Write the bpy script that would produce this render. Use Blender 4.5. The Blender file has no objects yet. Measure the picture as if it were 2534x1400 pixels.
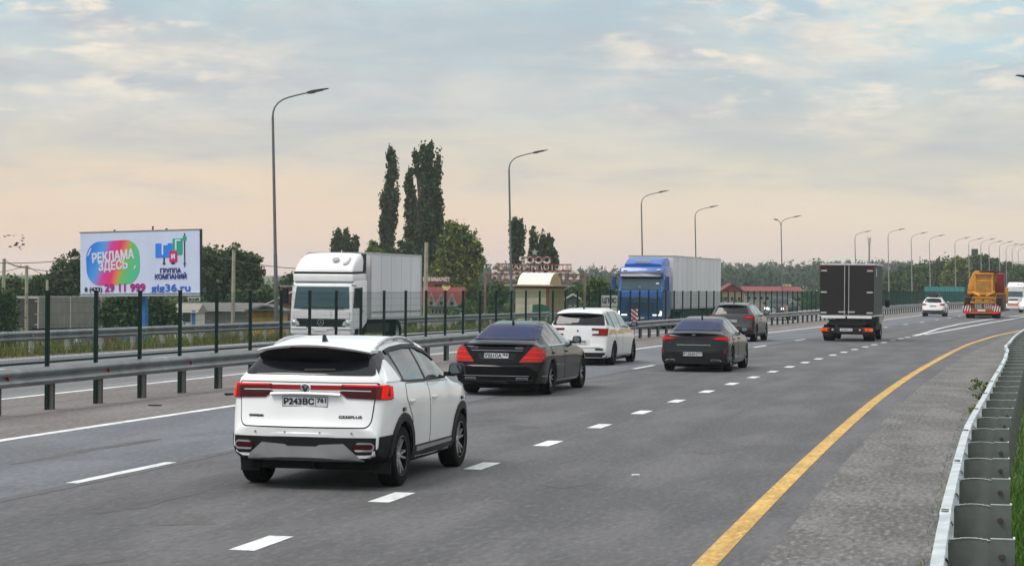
import bpy, bmesh, math, random
import numpy as np
from mathutils import Vector, Matrix
from mathutils.bvhtree import BVHTree

# ------------------------------------------------------------------ camera, light, exposure
sc = bpy.context.scene
COL = sc.collection
PI = math.pi
F, H, Y0, ROLL = 5121.8, 2.2385, 707.74, .0090        # focal length in photo pixels, eye height, horizon row, camera roll
PITCH = math.atan((Y0 - 700) / F)
cd = bpy.data.cameras.new('camera'); cam = bpy.data.objects.new('camera', cd); COL.objects.link(cam)
cd.sensor_width = 36; cd.lens = F / 2534 * 36; cd.clip_start = .2; cd.clip_end = 9000
cam.matrix_world = Matrix.Translation((0, 0, H)) @ Matrix.Rotation(PI/2 + PITCH, 4, 'X') @ Matrix.Rotation(ROLL, 4, 'Z')
sc.camera = cam
sc.view_settings.view_transform = 'Standard'; sc.view_settings.look = 'None'
sc.view_settings.exposure = 0.42; sc.view_settings.gamma = 1.0
sc.view_settings.use_curve_mapping = False

SUN_EL, SUN_AZ = math.radians(56), math.radians(-118)   # azimuth clockwise from +Y: behind the camera, to the left
sd = bpy.data.lights.new('sun', 'SUN'); sun = bpy.data.objects.new('sun', sd); COL.objects.link(sun)
sd.energy = 1.5; sd.angle = math.radians(24); sd.color = (1.0, .95, .89)
sdir = Vector((math.sin(SUN_AZ)*math.cos(SUN_EL), math.cos(SUN_AZ)*math.cos(SUN_EL), math.sin(SUN_EL)))
sun.rotation_euler = sdir.to_track_quat('Z', 'Y').to_euler()

world = bpy.data.worlds.new('World'); sc.world = world; world.use_nodes = True
def build_sky():
    nt = world.node_tree; N = nt.nodes; Lk = nt.links; N.clear()
    def n(t, **k):
        x = N.new(t)
        for a, b in k.items(): setattr(x, a, b)
        return x
    def math_(op, a, b=None, c=None):
        m = n('ShaderNodeMath', operation=op)
        for i, v in enumerate((a, b, c)):
            if v is None: continue
            if isinstance(v, (int, float)): m.inputs[i].default_value = v
            else: Lk.new(v, m.inputs[i])
        return m.outputs[0]
    tc = n('ShaderNodeTexCoord'); sep = n('ShaderNodeSeparateXYZ'); Lk.new(tc.outputs['Generated'], sep.inputs[0])
    X, Y, Z = sep.outputs
    el = math_('ARCSINE', Z)                               # elevation in radians
    eld = math_('MULTIPLY', el, 180/PI)
    az = math_('ARCTAN2', X, Y)                            # radians, 0 straight ahead
    azd = math_('MULTIPLY', az, 180/PI)
    # clear sky
    sky = n('ShaderNodeTexSky', sky_type='NISHITA'); sky.sun_disc = False; sky.sun_elevation = SUN_EL; sky.sun_rotation = SUN_AZ
    # the cloud veil: colour by elevation, warm at the left horizon
    def ramp(stops, src):
        r = n('ShaderNodeValToRGB'); cr = r.color_ramp; cr.interpolation = 'EASE'
        while len(cr.elements) > 1: cr.elements.remove(cr.elements[0])
        cr.elements[0].position = stops[0][0]; cr.elements[0].color = (*stops[0][1], 1)
        for p, c in stops[1:]:
            e = cr.elements.new(p); e.color = (*c, 1)
        Lk.new(src, r.inputs[0]); return r.outputs[0]
    def srgb(r, g, b): return tuple(((v/255+.055)/1.055)**2.4 if v > 10 else v/255/12.92 for v in (r, g, b))
    e01 = math_('DIVIDE', eld, 24.0)
    wob = n('ShaderNodeTexNoise'); wob.inputs['Scale'].default_value = 1.0; wob.inputs['Detail'].default_value = 3
    cv = n('ShaderNodeCombineXYZ'); Lk.new(math_('MULTIPLY', azd, .07), cv.inputs[0]); Lk.new(math_('MULTIPLY', eld, .35), cv.inputs[1]); Lk.new(cv.outputs[0], wob.inputs['Vector'])
    e01w = math_('ADD', e01, math_('MULTIPLY', math_('SUBTRACT', wob.outputs['Fac'], .5), .045))
    k = 1/24
    left = ramp([(0, srgb(228,202,190)), (.7*k, srgb(234,205,190)), (1.7*k, srgb(236,209,186)), (2.8*k, srgb(234,212,187)), (3.8*k, srgb(221,211,194)), (5.0*k, srgb(207,209,206)), (6.6*k, srgb(194,207,210)), (8*k, srgb(188,211,218)), (.6, srgb(192,204,213)), (1, srgb(196,206,214))], e01w)
    right = ramp([(0, srgb(220,202,193)), (.8*k, srgb(227,207,195)), (2*k, srgb(231,214,192)), (3.2*k, srgb(224,214,192)), (4.4*k, srgb(210,209,199)), (5.6*k, srgb(196,207,209)), (6.8*k, srgb(188,212,219)), (8*k, srgb(183,220,231)), (.6, srgb(192,204,213)), (1, srgb(196,206,214))], e01w)
    mr = n('ShaderNodeMapRange', interpolation_type='SMOOTHSTEP'); mr.inputs[1].default_value = -9; mr.inputs[2].default_value = 12; Lk.new(azd, mr.inputs[0])
    mx = n('ShaderNodeMix', data_type='RGBA'); Lk.new(mr.outputs[0], mx.inputs[0]); Lk.new(left, mx.inputs[6]); Lk.new(right, mx.inputs[7])
    base = mx.outputs[2]
    # cloud pattern on a flat deck overhead: seen at a slant it stretches by itself
    zz = math_('MAXIMUM', math_('ADD', Z, .20), .02)
    cx = math_('DIVIDE', X, zz); cy = math_('DIVIDE', Y, zz)
    def cloud(sx, sy, ox, scale, detail, rough, lo, hi, dist=.6):
        c = n('ShaderNodeCombineXYZ'); Lk.new(math_('ADD', math_('MULTIPLY', cx, sx), ox), c.inputs[0]); Lk.new(math_('MULTIPLY', cy, sy), c.inputs[1])
        t = n('ShaderNodeTexNoise'); t.inputs['Scale'].default_value = scale; t.inputs['Detail'].default_value = detail
        t.inputs['Roughness'].default_value = rough; t.inputs['Distortion'].default_value = dist
        Lk.new(c.outputs[0], t.inputs['Vector'])
        m = n('ShaderNodeMapRange', interpolation_type='SMOOTHSTEP'); m.inputs[1].default_value = lo; m.inputs[2].default_value = hi
        Lk.new(t.outputs['Fac'], m.inputs[0]); return m.outputs[0]
    def band(lo, hi, src=eld):
        m = n('ShaderNodeMapRange', interpolation_type='SMOOTHSTEP'); m.inputs[1].default_value = lo; m.inputs[2].default_value = hi
        Lk.new(src, m.inputs[0]); return m.outputs[0]
    def mixc(f, a, col):
        m = n('ShaderNodeMix', data_type='RGBA'); Lk.new(f, m.inputs[0]); Lk.new(a, m.inputs[6])
        if isinstance(col, tuple): m.inputs[7].default_value = (*col, 1)
        else: Lk.new(col, m.inputs[7])
        return m.outputs[2]
    # broad grey-blue undersides
    g = cloud(2.2, 1.5, 3.1, 1.0, 7, .58, .38, .62)
    base = mixc(math_('MULTIPLY', g, math_('MULTIPLY', band(1.6, 4.6), .62)), base, srgb(176,186,194))
    # thin blue gaps of clear sky high up
    b = cloud(1.3, 1.9, 17.2, .9, 5, .5, .50, .66, .4)
    base = mixc(math_('MULTIPLY', b, math_('MULTIPLY', band(5.0, 7.4), .85)), base, srgb(182,220,232))
    # thin streaks lower down
    s = cloud(2.4, 4.0, 9.0, 1.0, 7, .60, .44, .70, .3)
    base = mixc(math_('MULTIPLY', s, math_('MULTIPLY', band(.8, 3.0), .40)), base, srgb(228,217,204))
    s2 = cloud(2.4, 4.4, 31.0, 1.0, 7, .60, .48, .72, .3)
    base = mixc(math_('MULTIPLY', s2, math_('MULTIPLY', band(1.2, 3.4), .50)), base, srgb(182,181,192))
    # sunlit cream puffs, more of them to the right and at the top left
    side = n('ShaderNodeMath', operation='MAXIMUM'); Lk.new(band(0.0, 6.0, azd), side.inputs[0]); Lk.new(math_('SUBTRACT', 1.0, band(-10.5, -4.5, azd)), side.inputs[1])
    for (ox, sx_, sy_, lo, hi, dark) in ((21.7, 3.4, 3.3, .46, .72, 0), (21.78, 3.4, 3.3, .56, .74, 1), (52.3, 5.5, 5.5, .50, .70, 0), (64.1, 9.0, 9.0, .54, .72, 0)):
        p = cloud(sx_, sy_, ox, 1.0, 9, .58, lo, hi, .25)
        if dark: pf = math_('MULTIPLY', math_('MULTIPLY', p, band(3.6, 5.2)), .45); base = mixc(pf, base, srgb(180,186,193))
        else: pf = math_('MULTIPLY', math_('MULTIPLY', p, band(3.6, 5.8)), math_('ADD', .12, math_('MULTIPLY', side.outputs[0], .75))); base = mixc(pf, base, srgb(245,233,214))
    # overcast brightens slowly towards the zenith
    zen = math_('ADD', .80, math_('MULTIPLY', band(9, 70), 1.05))
    sm = n('ShaderNodeMix', data_type='RGBA', blend_type='MIX'); sm.inputs[0].default_value = .93
    skys = n('ShaderNodeMix', data_type='RGBA', blend_type='MULTIPLY'); skys.inputs[0].default_value = 1; Lk.new(sky.outputs[0], skys.inputs[6]); skys.inputs[7].default_value = (.11,.11,.11,1)
    Lk.new(skys.outputs[2], sm.inputs[6]); Lk.new(base, sm.inputs[7])
    bg = n('ShaderNodeBackground'); Lk.new(sm.outputs[2], bg.inputs[0]); Lk.new(zen, bg.inputs[1])
    out = n('ShaderNodeOutputWorld'); Lk.new(bg.outputs[0], out.inputs[0])
build_sky()

# ------------------------------------------------------------------ frames of reference
TH, A0, A2, A3, A4 = .2063, -13.3183, 4.1081, .7250, -.6359
def _poly(t):
    q = t/100; return A0 + A2*q*q + A3*q**3 + A4*q**4, (2*A2*q + 3*A3*q*q + 4*A4*q**3)/100
_c180, _m180 = _poly(180)
def cen(t):
    """lateral place and slope of the inner edge line of the carriageway at chainage t"""
    if t < 0: return A0, 0.0
    if t <= 180: return _poly(t)
    u = min(t, 440)-180
    c, m = _c180 + _m180*u + .00033*u*u, _m180 + .00066*u
    return (c + m*(t-440), m) if t > 440 else (c, m)
CT, ST = math.cos(TH), math.sin(TH)
def R(t, o, z=0.0):
    c, m = cen(t); k = 1/math.sqrt(1+m*m)
    l = c + o*k; tt = t - o*m*k
    return Vector((tt*ST + l*CT, tt*CT - l*ST, z))
def heading(t):
    m = cen(t)[1]; return -math.atan2(ST + CT*m, CT - ST*m)
def ray(px, py):
    X = px-1267; Z = 700-py
    X, Z = math.cos(ROLL)*X - math.sin(ROLL)*Z, math.sin(ROLL)*X + math.cos(ROLL)*Z
    cp, sp = math.cos(PITCH), math.sin(PITCH)
    return Vector((X, cp*F - sp*Z, sp*F + cp*Z))
def at(px, py, D):
    d = ray(px, py); return Vector((0, 0, H)) + d*(D/d.y)

# ------------------------------------------------------------------ objects
def tag(o, label=None, cat=None, group=None, kind=None):
    if label: o['label'] = label
    if cat: o['category'] = cat
    if group: o['group'] = group
    if kind: o['kind'] = kind
    return o
def thing(name, label, cat, loc=(0,0,0), rz=0, group=None):
    o = bpy.data.objects.new(name, None); COL.objects.link(o); o.location = loc; o.rotation_euler = (0, 0, rz)
    o.empty_display_size = .2
    return tag(o, label, cat, group)
def link(name, me, parent=None, loc=None):
    o = bpy.data.objects.new(name, me); COL.objects.link(o)
    if parent: o.parent = parent
    if loc is not None: o.location = loc
    return o
def copy_tree(o, parent=None):
    c = o.copy(); COL.objects.link(c)
    if parent: c.parent = parent
    for ch in list(o.children): copy_tree(ch, c)
    return c
def finish(me, mats, smooth=35):
    for m in (mats if isinstance(mats, (list, tuple)) else [mats]): me.materials.append(m)
    if smooth:
        me.polygons.foreach_set('use_smooth', [True]*len(me.polygons))
        me.set_sharp_from_angle(angle=math.radians(smooth))
    return me
class MB:
    """collects boxes, tubes, prisms and sheets into one mesh"""
    def __init__(s): s.v = []; s.f = []; s.m = []; s.uv = None
    def add(s, vs, fs, mi=0, M=None):
        b = len(s.v)
        if M is not None: vs = [M @ Vector(v) for v in vs]
        s.v += [tuple(v) for v in vs]; s.f += [tuple(b+i for i in f) for f in fs]; s.m += [mi]*len(fs); return s
    def box(s, c, d, mi=0, M=None, top=(1,1)):
        x, y, z = c; a, b, h = d[0]/2, d[1]/2, d[2]/2; p, q = top
        vs = [(x-a,y-b,z-h),(x+a,y-b,z-h),(x+a,y+b,z-h),(x-a,y+b,z-h),(x-a*p,y-b*q,z+h),(x+a*p,y-b*q,z+h),(x+a*p,y+b*q,z+h),(x-a*p,y+b*q,z+h)]
        return s.add(vs, [(0,3,2,1),(4,5,6,7),(0,1,5,4),(1,2,6,5),(2,3,7,6),(3,0,4,7)], mi, M)
    def tube(s, pts, r, n=8, mi=0, M=None, caps=True):
        pts = [Vector(p) for p in pts]; rs = r if isinstance(r, (list, tuple)) else [r]*len(pts)
        vs = []; fs = []; ref = None
        for i, p in enumerate(pts):
            d = (pts[min(i+1, len(pts)-1)] - pts[max(i-1, 0)]).normalized()
            if ref is None: ref = Vector((0,0,1)) if abs(d.z) < .9 else Vector((1,0,0))
            a = d.cross(ref).normalized(); b = d.cross(a).normalized(); ref = -b if False else ref
            for k in range(n):
                w = 2*PI*k/n; vs.append(p + a*math.cos(w)*rs[i] + b*math.sin(w)*rs[i])
        for i in range(len(pts)-1):
            for k in range(n):
                k2 = (k+1) % n; fs.append((i*n+k, i*n+k2, (i+1)*n+k2, (i+1)*n+k))
        if caps: fs.append(tuple(range(n-1, -1, -1))); fs.append(tuple((len(pts)-1)*n+k for k in range(n)))
        return s.add(vs, fs, mi, M)
    def prism(s, poly, axis, a, b, mi=0, M=None):
        """poly of 2-D points extruded along 'x','y' or 'z' from a to b; plane (y,z), (x,z) or (x,y)"""
        f = {'x': lambda u, v, w: (w, u, v), 'y': lambda u, v, w: (u, w, v), 'z': lambda u, v, w: (u, v, w)}[axis]
        n = len(poly); vs = [f(u, v, a) for u, v in poly] + [f(u, v, b) for u, v in poly]
        fs = [tuple(range(n)), tuple(range(2*n-1, n-1, -1))] + [(i, i+n, (i+1) % n+n, (i+1) % n) for i in range(n)]
        return s.add(vs, fs, mi, M)
    def lathe(s, prof, n=24, axis='z', c=(0,0,0), mi=0, M=None):
        vs = []; fs = []; m = len(prof)
        for k in range(n):
            w = 2*PI*k/n; ca, sa = math.cos(w), math.sin(w)
            for r, h in prof:
                p = {'z': (r*ca, r*sa, h), 'x': (h, r*ca, r*sa), 'y': (r*sa, h, r*ca)}[axis]
                vs.append((p[0]+c[0], p[1]+c[1], p[2]+c[2]))
        for k in range(n):
            k2 = (k+1) % n
            for i in range(m-1): fs.append((k*m+i, k2*m+i, k2*m+i+1, k*m+i+1))
        return s.add(vs, fs, mi, M)
    def build(s, name, mats, parent=None, smooth=35, bevel=0, loc=None, seg=1):
        me = bpy.data.meshes.new(name); me.from_pydata(s.v, [], s.f)
        me.polygons.foreach_set('material_index', s.m)
        bm = bmesh.new(); bm.from_mesh(me)
        bmesh.ops.recalc_face_normals(bm, faces=bm.faces)
        if bevel:
            ed = [e for e in bm.edges if len(e.link_faces) == 2 and e.calc_face_angle(0) > .5]
            bmesh.ops.bevel(bm, geom=ed, offset=bevel, segments=seg, affect='EDGES', profile=.6, clamp_overlap=True)
        bm.to_mesh(me); bm.free()
        finish(me, mats, smooth)
        return link(name, me, parent, loc)
def quads(name, V, mats, nper=4, smooth=0, mi=None):
    """fast mesh of loose polygons, V = (n*nper, 3)"""
    V = np.asarray(V, np.float32); n = len(V)//nper; me = bpy.data.meshes.new(name)
    me.vertices.add(len(V)); me.vertices.foreach_set('co', V.ravel())
    me.loops.add(len(V)); me.loops.foreach_set('vertex_index', np.arange(len(V), dtype=np.int32))
    me.polygons.add(n); me.polygons.foreach_set('loop_start', np.arange(n, dtype=np.int32)*nper)
    if mi is not None: me.polygons.foreach_set('material_index', np.asarray(mi, np.int32))
    me.update(calc_edges=True)
    for m in (mats if isinstance(mats, (list, tuple)) else [mats]): me.materials.append(m)
    return me
FONT_CACHE = {}
def text_mesh(body, size, mat, name='lettering', bold=0.0, extrude=.004, width=None, align='CENTER', mirror=False):
    cu = bpy.data.curves.new('txt', 'FONT'); cu.body = body; cu.size = size; cu.extrude = extrude
    cu.align_x = align; cu.align_y = 'CENTER'; cu.resolution_u = 3
    o = bpy.data.objects.new('txt', cu); COL.objects.link(o)
    dg = bpy.context.evaluated_depsgraph_get(); me = bpy.data.meshes.new_from_object(o.evaluated_get(dg)); me.name = name
    bpy.data.objects.remove(o); bpy.data.curves.remove(cu)
    if width and len(me.vertices):
        xs = [v.co.x for v in me.vertices]; k = width/(max(xs)-min(xs)); c = (max(xs)+min(xs))/2 if align == 'CENTER' else min(xs)
        for v in me.vertices: v.co.x = (v.co.x-c)*k
    if bold:
        bm = bmesh.new()
        for q, (dx, dy) in enumerate(((-1,-1),(1,-1),(1,1),(-1,1),(0,-1),(0,1),(-1,0),(1,0))):
            m2 = me.copy(); m2.transform(Matrix.Translation((dx*bold*.8, dy*bold*.8, q*.0004))); bm.from_mesh(m2); bpy.data.meshes.remove(m2)
        bm.to_mesh(me); bm.free()
    me.materials.clear(); me.materials.append(mat)
    return me
def text(body, size, mat, parent, loc, rot=(PI/2, 0, 0), **k):
    nm = k.pop('name', 'lettering')
    o = link(nm, text_mesh(body, size, mat, nm, **k), parent, loc); o.rotation_euler = rot; return o

# ------------------------------------------------------------------ materials
def srgb(h):
    if isinstance(h, str): h = h.lstrip('#'); h = tuple(int(h[i:i+2], 16) for i in (0, 2, 4))
    return tuple(((v/255+.055)/1.055)**2.4 if v > 10 else v/255/12.92 for v in h)
MATS = {}
def M(name, col, rough=.55, metal=0.0, var=.12, scale=3.0, bump=0.0, bscale=None, coat=0.0, emit=0, spec=.5, streak=None, ior=None, detail=4, coord='Object'):
    if name in MATS: return MATS[name]
    if isinstance(col, str): col = srgb(col)
    m = bpy.data.materials.new(name); m.use_nodes = True; nt = m.node_tree; b = nt.nodes['Principled BSDF']; L = nt.links
    b.inputs['Roughness'].default_value = rough; b.inputs['Metallic'].default_value = metal
    b.inputs['Coat Weight'].default_value = coat; b.inputs['Coat Roughness'].default_value = .06
    b.inputs['Specular IOR Level'].default_value = spec
    if ior: b.inputs['IOR'].default_value = ior
    b.inputs['Base Color'].default_value = (*col, 1)
    if var or bump:
        tc = nt.nodes.new('ShaderNodeTexCoord'); src = tc.outputs[coord]
        if streak:
            mp = nt.nodes.new('ShaderNodeMapping'); mp.inputs['Scale'].default_value = streak; L.new(src, mp.inputs[0]); src = mp.outputs[0]
        no = nt.nodes.new('ShaderNodeTexNoise'); no.inputs['Scale'].default_value = scale; no.inputs['Detail'].default_value = detail; no.inputs['Roughness'].default_value = .6; L.new(src, no.inputs['Vector'])
        if var:
            cr = nt.nodes.new('ShaderNodeValToRGB'); cr.color_ramp.elements[0].position = .3; cr.color_ramp.elements[1].position = .7
            cr.color_ramp.elements[0].color = (*[max(0, c*(1-var)) for c in col], 1); cr.color_ramp.elements[1].color = (*[min(1, c*(1+var)) for c in col], 1)
            L.new(no.outputs['Fac'], cr.inputs[0]); L.new(cr.outputs[0], b.inputs['Base Color'])
            rr = nt.nodes.new('ShaderNodeMapRange'); rr.inputs[3].default_value = max(0, rough-.06); rr.inputs[4].default_value = min(1, rough+.08); L.new(no.outputs['Fac'], rr.inputs[0]); L.new(rr.outputs[0], b.inputs['Roughness'])
        if bump:
            n2 = nt.nodes.new('ShaderNodeTexNoise'); n2.inputs['Scale'].default_value = bscale or scale*6; n2.inputs['Detail'].default_value = 3; L.new(src, n2.inputs['Vector'])
            bp = nt.nodes.new('ShaderNodeBump'); bp.inputs['Strength'].default_value = bump; bp.inputs['Distance'].default_value = .02; L.new(n2.outputs['Fac'], bp.inputs['Height']); L.new(bp.outputs[0], b.inputs['Normal'])
    if emit:
        b.inputs['Emission Color'].default_value = (*col, 1); b.inputs['Emission Strength'].default_value = emit
    MATS[name] = m; return m
def asphalt(name, c1, c2, speck=.35, bands=True, stretch=.06, bump=.35, rough=.86, mott=.3, seed=0.0, grain=.45, gr=(5, 16)):
    """road-coordinate material: UV = (chainage, offset) in metres"""
    m = bpy.data.materials.new(name); m.use_nodes = True; nt = m.node_tree; N = nt.nodes; L = nt.links; b = N['Principled BSDF']
    b.inputs['Roughness'].default_value = rough; b.inputs['Specular IOR Level'].default_value = .45
    uv = N.new('ShaderNodeUVMap')
    def noise(sx, sy, sc_, det, ro=.6, off=0.0):
        mp = N.new('ShaderNodeMapping'); mp.inputs['Scale'].default_value = (sx, sy, 1); mp.inputs['Location'].default_value = (off+seed, off*1.7+seed, 0); L.new(uv.outputs[0], mp.inputs[0])
        t = N.new('ShaderNodeTexNoise'); t.inputs['Scale'].default_value = sc_; t.inputs['Detail'].default_value = det; t.inputs['Roughness'].default_value = ro; L.new(mp.outputs[0], t.inputs[0]); return t.outputs['Fac']
    def rng(src, a, bb, lo=0.0, hi=1.0):
        r = N.new('ShaderNodeMapRange'); r.interpolation_type = 'SMOOTHSTEP'; r.inputs[1].default_value = a; r.inputs[2].default_value = bb; r.inputs[3].default_value = lo; r.inputs[4].default_value = hi; L.new(src, r.inputs[0]); return r.outputs[0]
    def mix(f, a, c, mode='MIX'):
        x = N.new('ShaderNodeMix'); x.data_type = 'RGBA'; x.blend_type = mode
        if isinstance(f, float): x.inputs[0].default_value = f
        else: L.new(f, x.inputs[0])
        for i, v in ((6, a), (7, c)):
            if isinstance(v, tuple): x.inputs[i].default_value = (*v, 1)
            else: L.new(v, x.inputs[i])
        return x.outputs[2]
    def mul(a, k):
        x = N.new('ShaderNodeMath'); x.operation = 'MULTIPLY'; L.new(a, x.inputs[0])
        if isinstance(k, float): x.inputs[1].default_value = k
        else: L.new(k, x.inputs[1])
        return x.outputs[0]
    col = mix(rng(noise(stretch, .9, 1.0, 5), .38, .64), c1, c2)
    col = mix(mul(rng(noise(.03, 1.6, 1.0, 4, .55, 7.), .50, .70), mott), col, tuple(v*.62 for v in c1))       # rubbed-in darker streaks
    col = mix(mul(rng(noise(.25, .35, 1.3, 6, .7, 13.), .60, .72), mott*.8), col, tuple(v*.7 for v in c1))    # patches
    sp = noise(22, 22, 1.0, 4, .75, 3.)
    col = mix(mul(rng(sp, .54, .70), speck), col, tuple(min(1, v*1.9+.03) for v in c2))
    col = mix(mul(rng(sp, .46, .30), speck), col, tuple(v*.45 for v in c1))
    if bands:
        sx_ = N.new('ShaderNodeSeparateXYZ'); L.new(uv.outputs[0], sx_.inputs[0])
        c1_ = N.new('ShaderNodeMath'); c1_.operation = 'MULTIPLY_ADD'; c1_.inputs[1].default_value = 2*PI/1.875; c1_.inputs[2].default_value = 1.2; L.new(sx_.outputs[1], c1_.inputs[0])
        c2_ = N.new('ShaderNodeMath'); c2_.operation = 'COSINE'; L.new(c1_.outputs[0], c2_.inputs[0])
        col = mix(mul(mul(rng(c2_.outputs[0], -.2, 1.0), rng(noise(.02, .6, 1.0, 3, .6, 71.), .30, .62)), .34), col, tuple(v*.74 for v in c1))
    g1 = noise(gr[0], gr[1], 1.0, 2, .5, 41.)
    col = mix(mul(rng(g1, .50, .78), grain), col, tuple(min(1, v*1.55+.01) for v in c2)); col = mix(mul(rng(g1, .50, .24), grain), col, tuple(v*.50 for v in c1))
    g2 = noise(gr[0]*.3, gr[1]*.45, 1.0, 3, .6, 57.)
    col = mix(mul(rng(g2, .52, .75), grain*.5), col, tuple(v*.72 for v in c1))
    L.new(col, b.inputs['Base Color'])
    bp = N.new('ShaderNodeBump'); bp.inputs['Strength'].default_value = bump; bp.inputs['Distance'].default_value = .012; L.new(noise(14, 14, 1.0, 4, .8), bp.inputs['Height']); L.new(bp.outputs[0], b.inputs['Normal'])
    return m
# ------------------------------------------------------------------ the ground and the road
GRASSY = M('rough_grass_ground', (.075,.085,.035), rough=.95, var=.5, scale=.35, bump=.6, bscale=6)
LANE_IN = asphalt('asphalt_inner', (.098,.103,.118), (.133,.139,.156), speck=.36, mott=.18, stretch=.3)
LANE_OUT = asphalt('asphalt_outer', (.072,.070,.074), (.106,.103,.107), speck=.42, mott=.28, stretch=.25, seed=5, grain=.38)
MEDIAN_A = asphalt('asphalt_median', (.125,.110,.105), (.170,.152,.148), speck=.42, mott=.30, stretch=.25, seed=9, grain=.6)
OPP_A = asphalt('asphalt_opposite', (.125,.125,.130), (.165,.163,.167), speck=.25, mott=.3, seed=12)
SHOULDER_A = asphalt('asphalt_shoulder', bands=False, c1=(.098,.094,.092), c2=(.162,.155,.151), speck=.75, mott=.25, stretch=.5, bump=1.0, rough=.95, seed=21, grain=.70, gr=(5.5, 18))
GRAVEL_A = asphalt('gravel_edge', (.12,.105,.08), (.20,.18,.14), speck=.8, mott=.7, stretch=.5, bump=1.0, rough=1, seed=31)
PAINT_W = asphalt('road_paint_white', (.55,.56,.56), (.74,.75,.74), speck=.45, mott=.5, stretch=1.2, bump=.3, rough=.7, seed=3)
PAINT_Y = asphalt('road_paint_yellow', (.42,.25,.065), (.58,.36,.10), speck=.6, mott=.7, stretch=1.0, bump=.3, rough=.75, seed=4)

YELTAB = [(0,11.34),(16.6,11.32),(28.5,11.27),(34.8,11.24),(42.4,11.19),(52.3,11.15),(69.4,11.10),(89.2,10.98),(106.5,11.15),(118.7,11.6),(140,12.3),(300,15)]
STAINS = [(34.1,5.1,1.6,.9),(32.4,6.3,1.0,.5),(18.6,6.2,.7,.6),(15.4,6.3,1.4,.8),(20.0,5.2,2.2,.35),(26,1.9,3.5,.3),(47,6.4,1.2,.6),(23.5,8.9,1.1,.5),(29,9.6,2.0,.4),(64,5.6,3,.7)]
def fo(v, t): return v(t) if callable(v) else v
def sheet(MBs, o0, o1, t0, t1, z, step=4.0, mi=0, no=1):
    n = max(1, int(math.ceil((t1-t0)/step))); b = len(MBs.v)
    for i in range(n+1):
        t = t0+(t1-t0)*i/n; a, c = fo(o0, t), fo(o1, t)
        for j in range(no+1):
            o = a+(c-a)*j/no; MBs.v.append(tuple(R(t, o, fo(z, t)))); MBs.uvs.append((t, o))
    for i in range(n):
        for j in range(no):
            p = b+i*(no+1)+j; MBs.f.append((p, p+1, p+no+2, p+no+1)); MBs.m.append(mi)
def sheets(name, parts, mats, kind='structure', label=None):
    mb = MB(); mb.uvs = []
    for p in parts: sheet(mb, *p[0], **(p[1] if len(p) > 1 else {}))
    me = bpy.data.meshes.new(name); me.from_pydata(mb.v, [], mb.f); me.polygons.foreach_set('material_index', mb.m)
    uv = me.uv_layers.new(name='UVMap'); idx = np.zeros(len(me.loops), np.int32); me.loops.foreach_get('vertex_index', idx)
    uv.data.foreach_set('uv', np.array(mb.uvs, np.float32)[idx].ravel())
    for m in mats: me.materials.append(m)
    o = link(name, me); o['kind'] = kind
    if label: o['label'] = label
    return o

def terrain_z(t, o):
    d = abs(t)
    if o < -15.6:
        u = min(1, (-15.6-o)/11); z = -2.3*u*u*(3-2*u)
    elif o > 14.0:
        u = min(1, (o-14.0)/9); z = -2.2*u*u*(3-2*u)
    else: z = 0
    far = max(0, t-330)
    if o < -30 or o > 30: z += min(11, far*.011)*min(1, (abs(o)-30)/60)
    else: z += 0
    return z - .03
T_T = [-500, -300, -180, -100, -60, -30, -10] + list(range(0, 160, 5)) + list(range(160, 600, 20)) + [640,700,800,900,1000,1150,1300,1500,1800,2200,2600]
T_O = [-900,-700,-500,-380,-300,-240,-190,-150,-120,-95,-75,-60,-50,-42,-36,-31,-28,-26,-24,-22,-20,-18.5,-17,-16,-15.3,-12,-5,0,6,11,13.4,14.0,14.6,15.4,16.4,18,20,22,25,30,40,55,75,100,150,220,300,400,560,750,950]
mb = MB()
for t in T_T:
    for o in T_O: mb.v.append(tuple(R(t, o, terrain_z(t, o))))
no = len(T_O)
for i in range(len(T_T)-1):
    for j in range(no-1):
        p = i*no+j; mb.f.append((p, p+1, p+no+1, p+no)); mb.m.append(0)
tag(mb.build('ground', GRASSY, smooth=60), kind='structure')

END = 520
sheets('road', [((-.12, 3.62, -150, END, .0),), ((3.62, 11.75, -150, END, .0), dict(mi=1))], [LANE_IN, LANE_OUT])
sheets('median_strip', [((-4.86, -.12, -150, END, .0),)], [MEDIAN_A])
sheets('opposite_road', [((-14.9, -4.86, -150, END, .0),)], [OPP_A])
_rs = random.Random(4)
sheets('road_shoulder', [((11.75, 13.15, -12, 260, .0),)], [SHOULDER_A])
sheets('gravel_verge', [((13.15, 13.40, -12, 260, -.004),), ((-15.7, -14.9, -12, 260, -.004),)], [GRAVEL_A])

# painted markings
W = .004
def ip(tab): xs, ys = zip(*tab); return lambda t: float(np.interp(t, xs, ys))
up = ip([(103.5,7.34),(109,7.27),(125,6.75),(141,6.55),(166,6.85),(200,8.35),(300,9.0)]); lo_ = ip([(104.6,7.54),(114,7.72),(125,7.85),(148,8.05),(185,8.78),(300,11.2)])
yel = ip(YELTAB)
def marking(name, parts, mat): return sheets(name, parts, [mat])
marking('inner_edge_line', [((-.09, .09, -12, 500, W),)], PAINT_W)
marking('opposite_inner_edge_line', [((-4.86, -4.70, -12, 500, W+.002),)], PAINT_W)
marking('opposite_outer_edge_line', [((-14.36, -14.20, -12, 500, W),)], PAINT_W)
marking('outer_edge_line', [((lambda t: up(t), lambda t: up(t)+.2, 103.5, 300, W),)], PAINT_W)
marking('ramp_left_line', [((lambda t: max(lo_(t), up(t)+.2), lambda t: max(lo_(t), up(t)+.2)+.2, 106.0, 290, W+.004),)], PAINT_W)
marking('yellow_edge_line', [((lambda t: yel(t)-.098, lambda t: yel(t)+.098, -12, 300, W), dict(step=2.0))], PAINT_Y)
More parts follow.
